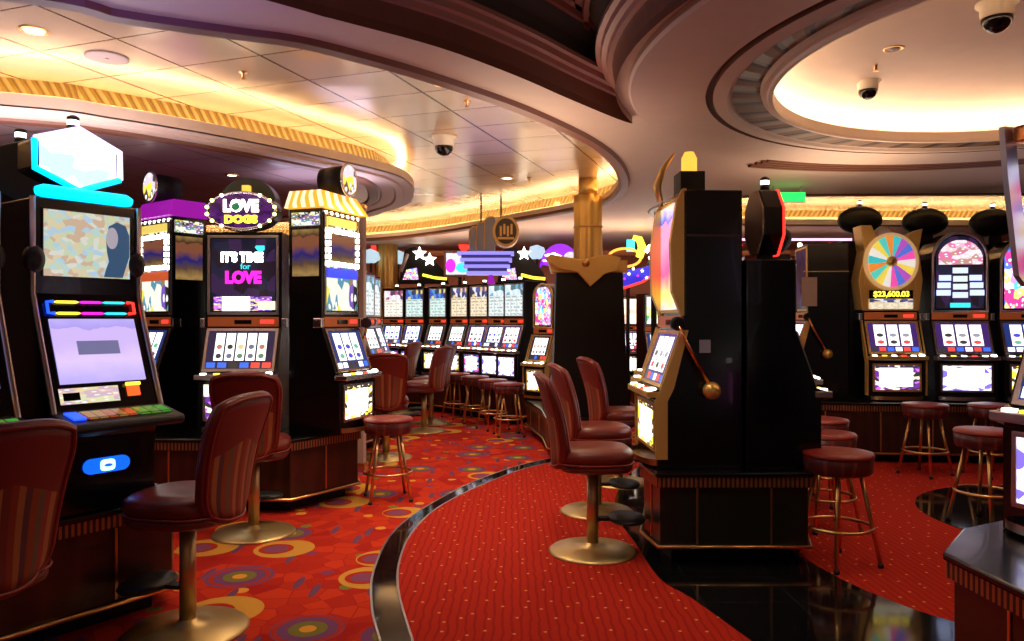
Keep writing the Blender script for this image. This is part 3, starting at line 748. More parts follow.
    o = MB().profy([(x_*.93, z_*.93+zc_) for x_, z_ in hx], -.072, -.05).build('topper_glass', HEXA, t)
    h3 = [(x_*1.0, -.075, z_*1.0+zc_) for x_, z_ in hx]
    MB().tube([h3[5], h3[4], h3[3], h3[2]], .016, 10).build('neon_tube', 'lilac_glow', o)
    MB().tube([h3[2], h3[1], h3[0], h3[5]], .016, 10).build('neon_tube', 'cyan_glow', o)
    pilot(t, 0, .03, zc_+.155, 1.0)
    return t
video('curved video slot machine with a lit hexagonal topper and cyan neon bar', O1.x, O1.y, 55)
p = l1(-.66, 0); video('dark video slot machine cut off by the left edge of the photo', p[0], p[1], 55)
p = l1(-.02, -.58); bt = bank_back('black back-to-back machine behind the hexagon-topped video machine', p[0], p[1], 235, 1.5, None)
MB().profy([(x_, z_+1.5+.22) for x_, z_ in [(-.24, -.085), (0.0, -.185), (.24, -.085), (.24, .085), (0.0, .185), (-.24, .085)]], -.09, .09).build('topper', 'blackmatte', bt, bevel=.01)
pilot(bt, 0, 0, 1.89)

# ------------------------------------------------------------------ LOVE machine
LV = screen('love_pay', 'scatter', ((.25, .05, .6), (.1, .03, .5), (.8, .2, .9), (.02, .02, .05), (.9, .7, .4)), 1.2, 9)
OV = screen('oval_art', 'scatter', ((.08, .005, .15), (.12, .01, .22), (.05, .0, .10), (.2, .02, .3)), .6, 10)
PAY = screen('white_pay', 'grid', ((1, 1, .98), (.95, .95, 1)), 2.2, 26, 1, (.5, .5, .4))
LX, LY = -2.245, 6.35
t = slot('tall reel machine reading IT\'S TIME for LOVE under an oval bulb-lit sign', LX, LY+.15, 0, w=.64, D=.55, H=1.66, reel=0, belly=0, top='dark', wings=True, pil=False, tray=True)
yu = -.275+.13-.012
text("IT'S TIME", .105, 'white_glow', t, (-.01, yu, 1.445), fat=.006, sx=.85)
text('for', .07, 'cyan2', t, (0.02, yu, 1.37))
text('LOVE', .135, 'magenta_glow', t, (0, yu, 1.275), fat=.008, sx=.92)
MB().panel((yu-.002, 1.0), (yu-.002, 1.12), .5, .004).build('pay_display', LV, t)
MB().panel((yu-.008, 1.0), (yu-.008, 1.12), .5, .004, x0=-.17, x1=.06).build('pay_window', glow('pay_white', (1, .95, 1), 2.6), t)
MB().panel((yu-.008, 1.01), (yu-.008, 1.08), .5, .004, x0=.13, x1=.27).build('pay_window', glow('pay_cream', (1, .9, .6), 1.3), t)
MB().profy([(.10, 1.53), (.14, 1.485), (.18, 1.51), (.18, 1.545), (.11, 1.545)], yu-.006, yu).build('heart_mark', 'cyan2', t)
MB().profy(ell(.3, .165, 40, .0, 1.83), -.19, -.05).build('topper', 'black', t)
MB().profy(ell(.235, .2, 32, .0, 1.93), -.045, .1).build('topper_crown', plain('dark_green_plastic', (.015, .03, .012), .3), t)
MB().profy(ell(.27, .14, 40, .0, 1.83), -.205, -.19).build('sign_glass', OV, t)
MB().tube([(.285*math.cos(2*PI*i/40), -.2, 1.83+.152*math.sin(2*PI*i/40)) for i in range(40)], .012, 8, closed=True).build('sign_rim', 'chrome', t)
for i in range(16):
    a = 2*PI*(i+.5)/16
    if abs(math.sin(a)) < .95: MB().lathe([(.004, 0), (.016, .004), (.014, .016), (.004, .022)], (.285*math.cos(a), -.205, 1.83+.152*math.sin(a)), 10, axis='y').build('bulb', glow('lime_bulb', (.85, 1, .25), 5) if i == 0 else bpy.data.materials['lime_bulb'], t)
text('LOVE', .135, 'white_glow', t, (0, -.212, 1.865), fat=.006, sx=.9)
text('DOGS', .085, 'yellow_glow', t, (0, -.212, 1.755), fat=.006, sx=1.15)
MB().profy(ell(.035, .03, 16, -.04, 1.86), -.222, -.21).build('sign_mark', plain('sign_green', (.01, .12, .05), .4, emit=(.01, .3, .1), es=.6), t)
MB().box(-.03, .03, -.10, -.045, 1.98, 2.06).build('topper_lamp', 'amber_glow', t)
MB().panel((-.275-.045, .30), (-.275-.045, .40), .52, .006).build('pay_strip', PAY, t)

# ------------------------------------------------------------------ awning machines either side
def corner(cx_, cy_, rot, w, D, right=False):
    """origin from the front corner (viewer's left unless right)"""
    r = math.radians(rot); e = Vector((math.cos(r), math.sin(r))); n = Vector((-math.sin(r), math.cos(r)))
    o = Vector((cx_, cy_))+e*(w/2)*(-1 if right else 1)+n*(D/2-.13)
    return o.x, o.y
def awning_mat():
    m, nt, b = new_mat('striped_awning'); g = NB(nt)
    uv = g.n('ShaderNodeTexCoord').outputs['UV']; x, y, _ = g.sep(uv)
    c = g.mix(g.m('GREATER_THAN', g.m('FRACT', g.m('MULTIPLY', x, 4.5)), .5), (1, .42, .03), (1, .86, .6))
    g.link(c, b.inputs['Emission Color']); g.link(c, b.inputs['Base Color']); b.inputs['Emission Strength'].default_value = 1.0
    return m
AWN = awning_mat()
FILM = screen('film_art', 'bands', ((.05, .02, .01), (.5, .3, .1), (.15, .08, .04), (.02, .02, .2), (.3, .1, .05)), .7)
FIGS = screen('figure_art', 'scatter', ((.9, .8, .1), (.02, .02, .02), (.3, .2, .1), (.9, .9, .8), (.2, .1, .5), (.1, .3, .4)), 1.1, 6)
BADGE = screen('badge_art', 'scatter', ((.95, .75, .1), (.9, .8, .75), (.7, .6, .7), (.95, .8, .05), (.1, .05, .05)), 1.3, 3)
def awning_machine(label, x, y, rot, side, roof, w=.56, D=.45):
    t = slot(label, x, y, rot, w=w, D=D, H=1.83, reel=3, belly=1, top=FIGS, wings=True, pil=False, body='black', trim='chrome', lev=(side < 0))
    yu = -D/2+.13; hw = w/2
    # bulb-framed window on the front
    MB().panel((yu-.014, 1.37), (yu-.014, 1.67), .1, .006, x0=-hw+.06, x1=hw-.06).build('film_window', FILM, t)
    for i in range(5):
        for zq in (1.385, 1.655): MB().box(-hw+.08+i*.1-.035, -hw+.08+i*.1+.035, yu-.034, yu-.018, zq-.02, zq+.02).build('bulb', 'white_glow', t, bevel=.006)
    for i in range(4):
        for xq in (-hw+.065, hw-.065): MB().box(xq-.02, xq+.02, yu-.034, yu-.018, 1.42+i*.055, 1.46+i*.055).build('bulb', 'white_glow', t, bevel=.006)
    MB().panel((yu-.012, 1.70), (yu-.012, 1.77), .42, .008).build('marquee_panel', glow('marquee_gold%d' % side, (.9, .7, .15), .9), t)
    for i in range(7): MB().box(-hw+.04+i*.08-.012, -hw+.04+i*.08+.012, yu-.016, yu-.004, 1.785, 1.81).build('bulb', 'white_glow', t)
    MB().panel((yu-.012, 1.27), (yu-.012, 1.35), .46, .008).build('marquee_panel', glow('marquee_blue%d' % side, (.05, .08, .9) if side < 0 else (.6, .1, .03), .9), t)
    # side window panels
    s = side
    MB().box(s*hw-.006, s*hw+.006, yu+.03, D/2-.04, 1.28, 1.66).build('side_window', FILM, t)
    MB().box(s*hw-.008, s*hw+.008, yu+.02, D/2-.03, 1.69, 1.80).build('side_marquee', FIGS, t)
    # awning
    z0 = 1.83; a = .06
    m = MB(); m.grid([[(-hw-a, yu-a, z0), (hw+a, yu-a, z0), (hw+a, D/2, z0), (-hw-a, D/2, z0)], [(-hw+.01, yu+.02, z0+.15), (hw-.01, yu+.02, z0+.15), (hw-.01, D/2, z0+.15), (-hw+.01, D/2, z0+.15)]], closed=True, smooth=False, caps=True, uvw=([0, 1, 2, 3, 4], [0.05, .95]))
    m.build('awning', AWN if roof else 'purple_plastic', t)
    MB().lathe([(.11, -.1), (.12, .0), (.12, .14)], (.02, yu+.09, z0+.27), 24, sx=.85, axis='y').build('topper', 'blackmatte', t)
    MB().profy(ell(.11, .13, 28, .02, z0+.27), yu-.07, yu-.05).build('topper_disc', BADGE, t)
    MB().tube([(.02+.112*math.cos(2*PI*i/28), yu-.062, z0+.27+.132*math.sin(2*PI*i/28)) for i in range(28)], .012, 8, closed=True).build('topper_rim', 'chrome', t)
    return t
x4, y4 = corner(-1.53, 6.12, 70, .56, .45)
awning_machine('reel machine with a yellow striped awning and bulb-framed window', x4, y4, 70, -1, True)
x2, y2 = corner(-2.95, 6.6, -37, .56, .45, True)
awning_machine('reel machine with a purple roof and bulb-framed window beyond the video machine', x2, y2, -37, 1, False)
# machine beyond the awning one, chrome-edged curved front turned right
t = slot('dark machine with a silver curved edge behind the awning machine', -1.92, 9.1, 78, w=.6, D=.6, H=1.5, reel=1, belly=1, top='palepay', pil=False)
MB().tube([(-.31, -.30, 1.5), (-.31, -.22, 1.25), (-.31, -.2, 1.0), (-.31, -.3, .7), (-.31, -.38, .45)], .03, 8).build('edge_trim', 'silver', t)
MB().box(-.34, -.302, -.05, .25, .95, 1.3).build('side_card', 'palegrey', t)
slot('dark machine farthest back on the octagonal plinth', -1.95, 9.85, 84, w=.56, D=.6, H=1.5, reel=3, belly=3, top='palepay', pil=True)

# ------------------------------------------------------------------ central bank, back to back
def prof_machine(label, x, y, rot, H=1.73, **k): return slot(label, x, y, rot, H=H, z0=BH, **k)
t = prof_machine('black machine seen side-on with a gold lever, left front of the central bank', 1.17, 5.02, -88, w=.62, D=.5, reel=2, belly=1, top=screen('curve_art', 'bands', ((.05, .1, .9), (1, .85, .2), (.9, .1, .3), (.9, .3, .5)), 1.5), trim='gold', lev=False, wings=False, pil=False, tray=True)
# lever on the side that faces the aisle
lever(t, .31)
MB().profx([(-.13, .95), (-.19, 1.1), (-.20, 1.4), (-.16, 1.66), (-.12, 1.74), (-.10, 1.74), (-.10, .95)], .26, .31).build('side_fin', 'gold', t)
MB().profx([(-.13, .95), (-.19, 1.1), (-.20, 1.4), (-.16, 1.66), (-.12, 1.74), (-.10, 1.74), (-.10, .95)], -.31, -.26).build('side_fin', 'gold', t)
MB().box(.30, .313, -.10, .24, 1.44, 1.455).build('side_seam', 'brown', t)
MB().box(-.09, .09, -.08, .08, 1.73, 1.89).build('topper_base', 'blackmatte', t)
m = MB(); m.lathe([(.05, 0), (.05, .1), (.03, .14)], (0, 0, 1.89), 14).build('topper_lamp', 'amber_glow', t)
MB().tube([(-.1, -.17, 1.72), (-.1, -.19, 1.82), (-.06, -.16, 1.93), (.0, -.1, 2.02)], [.02, .03, .02, .008], 8).build('gilt_scroll', 'gold', t)
MB().box(.305, .315, -.02, .05, .72, .80).build('maker_plate', 'silver', t)
slot('second machine on the left side of the central bank, curved glass lit pink and yellow', 1.33, 5.75, -80, w=.6, D=.5, H=1.66, reel=1, belly=0, top=screen('curve_art2', 'bands', ((.05, .1, 1), (1, .9, .3), (1, .1, .35), (1, .8, .8)), 2.2), trim='gold', wings=False, tray=True)
slot('third machine on the left side of the central bank', 1.50, 6.55, -74, w=.6, D=.5, H=1.5, reel=3, belly=2, top='greenpay', trim='gold', wings=False)
t = slot('black machine seen side-on, right front of the central bank, with octagonal topper', 1.67, 5.02, 91, w=.6, D=.44, H=1.30, reel=1, belly=1, top='tanpay', wings=False, pil=False)
og = [(.15*math.cos(PI/8+i*PI/4), 1.56+.23*math.sin(PI/8+i*PI/4)) for i in range(8)]
tb = MB().profy(og, -.06, .07).build('topper', 'black', t, bevel=.01); tb.rotation_euler = (0, 0, math.radians(6))
MB().box(-.04, .04, -.04, .04, 1.30, 1.40).build('topper_neck', 'blackmatte', t)
tb2 = MB().profy([(a*.96, 1.56+(c-1.56)*.96) for a, c in og], .07, .08).build('topper_back', plain('grey_back_plate', (.42, .32, .26), .45, .1), t); tb2.rotation_euler = (0, 0, math.radians(6))
tb3 = MB().tube([(a, -.064, c) for a, c in og], .008, 8, closed=True).build('neon_tube', 'red_glow', t); tb3.rotation_euler = (0, 0, math.radians(6))
pilot(t, 0, 0, 1.78, 1.)
t = slot('second machine on the right side of the central bank, grey curved side', 2.06, 6.02, 78, w=.56, D=.46, H=1.42, reel=2, belly=1, top='tanpay', trim='silver', wings=False, pil=False)
rows = [(.24*math.sin(PI*i/12), -.12*math.cos(PI*i/12)) for i in range(1, 12)]
MB().lathe(rows, (0, 0, 1.56), 24, sy=.6).build('topper', 'blackmatte', t); MB().box(-.06, .06, -.05, .05, 1.42, 1.5).build('topper_neck', 'blackmatte', t)
t = slot('third machine on the right side of the central bank', 2.25, 6.95, 74, w=.56, D=.46, H=1.35, reel=1, belly=2, top='amber', trim='silver', wings=False)

# ------------------------------------------------------------------ right bank facing the camera
plinth('long walnut plinth under the wheel machine and arched machine at right', [(3.05, 8.15), (3.6, 7.98), (6.2, 7.75), (6.5, 8.2), (6.4, 9.4), (3.3, 9.55)], h=.64)
WHEELC = [(.95, .1, .5), (.05, .6, .65), (.95, .75, .1), (.1, .2, .8), (.9, .3, .05), (.9, .9, .85), (.5, .1, .6), (.1, .7, .6)]
wm = [plain('wheel_wedge_%d' % i, c, .4, emit=c, es=.75) for i, c in enumerate(WHEELC)]
W0 = .60
WX, WY = 4.13, 8.40
t = slot('reel machine crowned by a multicoloured prize wheel', WX, WY, -4, z0=.64, w=.6, D=.5, H=1.42, reel=2, belly=0, top=TOPS['tanpay'], trim='gold', wings=True, pil=False)
yu = -.12
MB().profy([(-.30, .97), (.30, .97), (.34, 1.3), (.30, 1.62), (.34, 1.86), (.20, 1.80), (.15, 1.72), (-.12, 1.72), (-.2, 1.9), (-.32, 1.9), (-.28, 1.62), (-.34, 1.3)], -.13, .1).build('wheel_housing', 'goldpaint', t, bevel=.01)
MB().profy(ell(.29, .315, 40, 0, 1.50), -.15, -.13).build('wheel_rim', plain('lit_gold_rim', (.85, .6, .3), .35, .3, emit=(1, .6, .25), es=.35), t)
for i in range(18):
    a, c = 2*PI*i/18+.1, 2*PI*(i+1)/18+.1
    wd = MB().profy([(0, 1.50)]+[(.245*math.cos(a+(c-a)*j/4), 1.50+.275*math.sin(a+(c-a)*j/4)) for j in range(5)], -.165, -.148)
    wd.build('wheel_wedge', wm[(i*3+i//8) % 8], t)
MB().lathe([(.06, 0), (.05, .02), (.02, .035)], (0, -.165, 1.50), 20, axis='y').build('wheel_hub', 'gold', t)
MB().panel((-.135, .985), (-.135, 1.095), .46, .008).build('pay_panel', TOPS['tanpay'], t)
MB().panel((-.135, 1.10), (-.135, 1.19), .46, .008).build('jackpot_display', 'gl_dark', t)
text('$23,600.03', .085, glow('lime', (.75, 1, .05), 2) and 'yellow_glow', t, (0, -.15, 1.145), fat=.002)
MB().lathe([(.10, 0), (.13, .05), (.10, .12), (.04, .16)], (-.02, 0, 1.74), 8).build('crown_gem', plain('pale_gem', (.7, .55, .5), .2, .3), t)
PINKA = screen('arch_art', 'scatter', ((.95, .5, .7), (.9, .7, .75), (.8, .2, .4), (.6, .3, .25), (1, .85, .9)), 1.1, 7)
AX, AY = 4.85, 8.33
t = slot('reel machine with a round-arched top and pale blue pay plates', AX, AY, -7, z0=.64, w=.62, D=.5, H=1.82, reel=2, belly=2, top='dark', arch=True, trim='silver', wings=True, pil=False)
MB().profy([(-.23, 1.46), (.23, 1.46)]+[(.23*math.cos(PI*i/14), 1.50+.23*math.sin(PI*i/14)) for i in range(15)], -.145, -.13).build('arch_picture', PINKA, t)
pl = glow('plate_blue', (.55, .65, 1), 1.5)
for (xq, zq, wq) in ((0, 1.40, .15), (-.155, 1.32, .12), (.0, 1.31, .14), (.155, 1.32, .12), (-.165, 1.24, .13), (0, 1.225, .14), (.165, 1.24, .13), (-.17, 1.16, .14), (0, 1.135, .15), (.17, 1.16, .14)):
    MB().panel((-.136, zq-.03), (-.136, zq+.03), wq, .008, x0=xq-wq/2, x1=xq+wq/2).build('pay_plate', pl, t)
MB().panel((-.136, 1.0), (-.136, 1.05), .2, .008).build('sign_strip', 'cyan2', t)
slot('machine with stained-glass colours right of the arched machine', 5.53, 8.24, -9, z0=.64, w=.6, D=.5, H=1.75, reel=3, belly=1, top='stained', arch=True, trim='silver', wings=False, pil=False)
K = slot('black side-on machine with a lever and a domed topper, left end of the right bank', 3.48, 8.72, -97, z0=.64, w=.56, D=.56, H=1.72, reel=2, belly=1, top='dark', wings=False, pil=False, trim='gold')
lever(K, .28)
MB().box(.281, .30, -.22, -.06, 1.02, 1.34).build('side_card', 'palegrey', K)
MB().box(.281, .29, -.2, .28, 1.40, 1.41).build('side_seam', 'brass', K)
bank_back('back-row machine whose black domed topper shows left of the prize wheel', 4.20, 9.2, 174, 1.80, z0=.64)
bank_back('back-row machine whose black domed topper shows above the arched machine', 4.92, 9.08, 172, 1.76, z0=.64)
bank_back('back-row machine with a black dome at the right edge of the photo', 5.68, 9.0, 170, 1.74, z0=.64)

# near right machine and plinth
plinth('dark polished plinth with a purple sheen at the bottom right corner', [(1.60, 2.75), (1.85, 3.05), (2.5, 3.4), (3.6, 3.4), (3.6, 1.2), (1.9, 1.2), (1.66, 1.6)], z0=.016, h=.66)
RM = slot('near machine cut off by the right edge with a lilac bulb strip', 2.31, 2.92, -72, z0=.66, w=.5, D=.46, H=1.55, reel=3, belly=2, top='stained', trim='silver', wings=False, pil=False)
o = MB().profx([(-.16, .98), (-.20, 1.02), (-.26, 1.42), (-.28, 1.62), (-.22, 1.62), (-.2, 1.42), (-.13, .98)], .225, .25).build('side_panel', plain('lilac_panel', (.35, .3, .5), .4, emit=(.4, .35, .8), es=.7), RM)
MB().profx([(-.16, .98), (-.20, 1.02), (-.26, 1.42), (-.28, 1.62), (-.22, 1.62), (-.2, 1.42), (-.13, .98)], -.25, -.225).build('side_panel', 'silver', RM)
for i in range(8):
    MB().lathe([(.009, 0), (.011, .005), (.004, .01)], (.25, -.245+.045*(i/7)*-1+.05-.0*i, 1.58-i*.075) if False else (.25, -.25+(1-(1.58-i*.075-1.02)/.6)*.07, 1.58-i*.075), 8, axis='x').build('bulb', 'white_glow', o)
MB().box(-.22, .22, -.24, 0, 1.55, 1.62).build('topper', 'copper', RM, bevel=.01)
MB().lathe([(.10, 0), (.13, .06), (.10, .13), (.03, .18)], (.08, -.12, 1.62), 8).build('topper_gem', plain('clear_gem', (.7, .65, .8), .1, .4), RM)
MB().tube([(.19, -.28, .11), (.19, -.28, .39)], .014, 8).build('neon_tube', 'magenta_glow', RM)

# ------------------------------------------------------------------ far row
plinth('long low plinth under the far row of machines', [(-2.6, 13.4), (-1.55, 12.8), (-.42, 11.5), (.0, 10.9), (.5, 11.25), (.1, 12.2), (-1.2, 13.7), (-2.3, 14.2)])
far = [(394, 13.55, -18, 'pinkpay', 3, 3, 'leftmost machine of the far row, pink and cream pay glass'),
       (416, 13.2, -30, 'bluepay', 3, 3, 'second machine from the left in the far row, blue pay glass'),
       (440, 12.75, -38, 'bluepay', 1, 1, 'third machine from the left in the far row, wide blue pay glass'),
       (462, 12.3, -42, 'tanpay', 1, 1, 'middle machine of the far row, tan pay glass'),
       (482, 11.9, -42, 'tanpay', 2, 3, 'third machine from the right in the far row, tan pay glass'),
       (501, 11.45, -44, 'palepay', 3, 2, 'second machine from the right in the far row, pale blue pay glass'),
       (518, 11.05, -44, 'palepay', 2, 2, 'rightmost machine of the far row, its black side showing')]
for px_, d, rot, tp, rl, bl, lab in far:
    x_, y_ = pt(px_, d)
    slot(lab, x_, y_+.2, rot, w=.45, D=.42, H=1.5, z0=BH, reel=rl, belly=bl, top=tp, wings=False, pil=True, group='row of machines at the back')
x_, y_ = pt(547, 10.3)
slot('narrow machine with a small arched gold glass beside the rightmost far-row machine', x_, y_, -48, w=.42, D=.4, H=1.55, z0=.45, reel=1, belly=1, top='stained', arch=True, trim='gold', wings=False, pil=False)
# black cabinet back in front of the gold column
tb = thing('slot_machine', 'broad black cabinet seen from behind, in front of the gold column', 'slot machine', (.86, 8.55, .45), PI)
MB().profx([(.22, 0), (.18, .7), (.14, 1.58), (-.16, 1.58), (-.16, .9), (-.28, .55), (-.3, 0)], -.38, .38).build('cabinet', 'blackmatte', tb, bevel=.01)
for v_ in tb.children[0].data.vertices: v_.co.x *= 1.14-.17*min(1, v_.co.z/1.2)
MB().panel((-.16, .95), (-.16, 1.5), .66).build('top_glass', TOPS['stained'], tb)
MB().panel((-.28, .56), (-.165, .88), .6).build('reel_glass', T_REEL[1], tb)
MB().profy([(-.30, 1.60), (-.16, 1.56), (0, 1.42), (.14, 1.58), (.34, 1.62), (.50, 1.72), (.44, 1.78), (.1, 1.72), (-.05, 1.75), (-.22, 1.78), (-.34, 1.74)], .15, .21).build('gilt_crest', 'gold', tb, bevel=.01)
MB().profy([(-.42, 1.58), (.42, 1.58), (.46, 1.74), (-.42, 1.72)], -.12, .14).build('gilt_crest', 'goldpaint', tb, bevel=.01)
MB().lathe([(.045*math.sin(PI*k/8), -.045*math.cos(PI*k/8)) for k in range(1, 8)], (.05, .21, 1.68), 16).build('crest_boss', 'brass', tb)
plinth('low plinth under the broad black cabinet', [(.2, 10.2), (.38, 9.0), (.40, 8.25), (1.30, 8.25), (1.32, 8.93), (.78, 9.0), (.72, 10.6), (.35, 10.65)], h=.45)
# gold column
t = thing('fluted_column', 'gold fluted column rising to the tiled ceiling', 'column', (*pt(588, 9.15), 0))
n = 48
def flu(r, amp, z): return [((r+amp*math.cos(8*2*PI*i/n))*math.cos(2*PI*i/n), (r+amp*math.cos(8*2*PI*i/n))*math.sin(2*PI*i/n), z) for i in range(n)]
MB().grid([flu(.155+.004*math.sin(k*.9), .016, .0+k*.1) for k in range(31)], closed=True, caps=True).build('column_shaft', 'gold', t)
MB().lathe([(.115, 3.0), (.115, 3.20)], (0, 0, 0), 32).build('column_neck', 'gold', t)
MB().lathe([(.185, 0), (.185, .3), (.17, .33)], (0, 0, 0), 32).build('column_base', 'brass', t)
MB().tube([(.172*math.cos(2*PI*i/32), .172*math.sin(2*PI*i/32), 2.62) for i in range(32)], .012, 8, closed=True).build('column_band', 'brass', t)
t = thing('fluted_column', 'gold fluted column at the left end of the far row', 'column', (*pt(387, 14.6), 0))
MB().grid([flu(.19, .02, 0+k*.295) for k in range(11)], closed=True, caps=True).build('column_shaft', 'goldpaint', t)
MB().lathe([(.22, 0), (.22, .3), (.2, .33)], (0, 0, 0), 32).build('column_base', 'brass', t)

t = thing('square_post', 'pale square post just right of the yellow awning machine', 'post', (*pt(358, 7.62), 0))
MB().box(-.07, .07, -.07, .07, .08, 2.62).build('post_shaft', 'palegrey', t, bevel=.006)
MB().box(-.085, .085, -.085, .085, 0, .08).build('post_base', 'brass', t, bevel=.004)
MB().box(-.078, .078, -.078, .078, 2.62, 2.66).build('post_cap', 'brass', t, bevel=.004)
# ------------------------------------------------------------------ farther machines glimpsed in the gaps
gl = [(628, 14.3, 0, 'amber', 'far machine glimpsed right of the broad black cabinet'), (657, 12.8, 10, 'greenpay', 'far machine with a green and white lit glass beside the central bank'),
      (818, 10.9, 12, 'amber', 'machine with a warm lit glass glimpsed right of the central bank'), (1000, 12.0, -10, 'greenpay', 'far machine glimpsed between the arched and stained-glass machines'),
      (600, 15.5, 0, 'bluepay', 'farthest machine glimpsed behind the gold column'),
      (790, 12.6, 0, 'tanpay', 'far machine in the gap above the second right-hand machine'), (850, 13.6, 0, 'pinkpay', 'far machine behind the side-on machine of the right bank')]
for px_, d, rot, tp, lab in gl:
    x_, y_ = pt(px_, d); slot(lab, x_, y_, rot, w=.56, D=.5, H=1.5, reel=random.randrange(4), belly=random.randrange(4), top=tp, wings=False, z0=.45)
    plinth('plinth under '+lab, [(x_-.42, y_-.40), (x_+.42, y_-.40), (x_+.42, y_+.36), (x_-.42, y_+.36)], h=.45)

# ------------------------------------------------------------------ chairs and stools
def stripes():
    m, nt, b = new_mat('striped_upholstery'); g = NB(nt)
    uv = g.n('ShaderNodeTexCoord').outputs['UV']; x, y, _ = g.sep(uv)
    f = g.m('FRACT', g.m('MULTIPLY', x, 2.0))
    st = g.ramp(f, [(0, (.28, .04, .015)), (.12, (.40, .14, .04)), (.24, (.12, .04, .05)), (.36, (.30, .055, .015)), (.5, (.16, .10, .05)), (.62, (.30, .04, .03)), (.74, (.42, .16, .05)), (.86, (.2, .03, .02))])
    top = g.m('GREATER_THAN', g.m('ADD', y, g.m('MULTIPLY', g.m('ABSOLUTE', g.m('SUBTRACT', x, .5)), .25)), .66)
    g.link(g.mix(top, st, (.20, .018, .012)), b.inputs['Base Color']); b.inputs['Roughness'].default_value = .55
    return m
M['stripes'] = stripes()
def chair_proto():
    t = thing('casino_chair', 'x', 'chair')
    MB().lathe([(.285, 0), (.285, .006), (.27, .018), (.12, .034), (.05, .045), (.04, .06)], (0, 0, 0), 40).build('base_plate', 'brassplate', t)
    MB().lathe([(.038, .05), (.038, .52)], (0, 0, 0), 20).build('pole', 'brassplate', t)
    fr = MB().lathe([(.02, 0), (.15, .0), (.158, .012), (.15, .026), (.02, .026)], (0, .22, .20), 32, sx=1.05, sy=.75).build('footrest', 'rubber', t)
    MB().box(-.03, .03, .03, .12, .203, .222).build('footrest_bracket', 'rubber', fr)
    MB().lathe([(.05, .5), (.15, .52), (.15, .54)], (0, 0, 0), 20).build('swivel_plate', 'rubber', t)
    # cushion: rounded square superellipse
    def se(rx, ry, z, n=40, e=3.2):
        out = []
        for i in range(n):
            a = 2*PI*i/n; c, s_ = math.cos(a), math.sin(a); r = (abs(c)**e+abs(s_)**e)**(-1/e); out.append((rx*r*c, ry*r*s_+.01, z))
        return out
    MB().grid([se(.18, .18, .535), se(.225, .225, .54), se(.235, .235, .555), se(.235, .235, .575), se(.225, .225, .585)], closed=True, caps=True).build('seat_base', 'leather', t)
    st = MB().grid([se(.22, .22, .585), se(.238, .238, .60), se(.245, .245, .63), se(.238, .238, .66), se(.215, .215, .678), se(.15, .15, .688), se(.06, .06, .69)], closed=True, caps=True).build('seat', 'leather', t)
    MB().tube([p_ for p_ in se(.242, .242, .592)], .006, 6, closed=True).build('piping', 'leather_red', st)
    # backrest: curved slab, wide at the top
    def bk(u, v, off):
        w = .175+.05*v; x = (u*2-1)*w
        e = abs(u*2-1)
        zb = .56; zt = 1.14
        corner_ = 0
        if v > .8: corner_ = (v-.8)/.2
        x *= 1-.10*corner_*corner_; 
        if v < .15: x *= 1-.22*((.15-v)/.15)**2
        z = zb+(zt-zb)*v-.035*e**3*(1 if v > .5 else -1)*abs(v-.5)*2
        y = -.245-.11*v*v+.05*e*e+off*.5
        return (x, y, z)
    nu, nv = 14, 12
    m = MB()
    def layer(off): return [[bk(i/nu, j/nv, off) for i in range(nu+1)] for j in range(nv+1)]
    for off in (.05, -.05):
        m.grid(layer(off), uvw=([i/nu for i in range(nu+1)], [j/nv for j in range(nv+1)]))
    Fr, Bk = layer(.05), layer(-.05)
    def rim(k): return [k[0][i] for i in range(nu+1)]+[k[j][nu] for j in range(1, nv+1)]+[k[nv][i] for i in range(nu-1, -1, -1)]+[k[j][0] for j in range(nv-1, 0, -1)]
    ra, rb = rim(Fr), rim(Bk); m.grid([ra, rb], closed=True)
    bo = m.build('backrest', 'stripes', t)
    MB().tube(rb, .008, 6, closed=True).build('piping', 'leather_red', bo); MB().tube(ra, .008, 6, closed=True).build('piping', 'leather_red', bo)
    mm = MB(); mid = [tuple((Vector(p_)+Vector(q_))/2) for p_, q_ in zip(ra, rb)]; 
    MB().tube(mid, .022, 8, closed=True).build('back_rim', 'leather', bo)
    MB().box(-.06, .06, -.235, -.15, .545, .575).build('back_bracket', 'rubber', t)
    return t
CH = chair_proto(); first = [True]
def chair(label, x, y, facing, group=None, z=0.0, s=1.):
    """facing: degrees of the direction the sitter looks (0 = +X, 90 = +Y)"""
    rz = math.radians(facing-90)
    if first[0]: o = CH; first[0] = False; o.location = (x, y, z); o.rotation_euler = (0, 0, rz); o['label'] = label
    else: o = dup(CH, (x, y, z), rz, label)
    if group: o['group'] = group
    return o
p0 = l1(-.95, .85)
chair('dark swivel chair at the lower left corner, striped back nearest the camera', -1.97, 2.74, 150)
chair('dark striped swivel chair in front of the hexagon-topped video machine', -1.57, 3.68, 168)
chair('dark swivel chair in front of the LOVE machine', -1.82, 5.36, 98)
chair('red swivel chair with an orange striped back beyond the low stool', *pt(386, 8.3), 100)
chair('swivel chair on a brass disc base, nearest of the middle three by the octagonal plinth', *pt(424, 10.3), 158)
chair('swivel chair second of the middle three by the octagonal plinth', *pt(431, 11.05), 165)
chair('swivel chair third and farthest of the middle three near the far row', *pt(398, 12.4), 160)
chair('maroon swivel chair nearest the camera at the left side of the central bank', .52, 4.90, 2, z=.012)
chair('maroon swivel chair second in line along the central bank', .66, 5.92, 8, z=.012)
chair('maroon swivel chair third and farthest along the central bank', .98, 6.98, 14, z=.012)

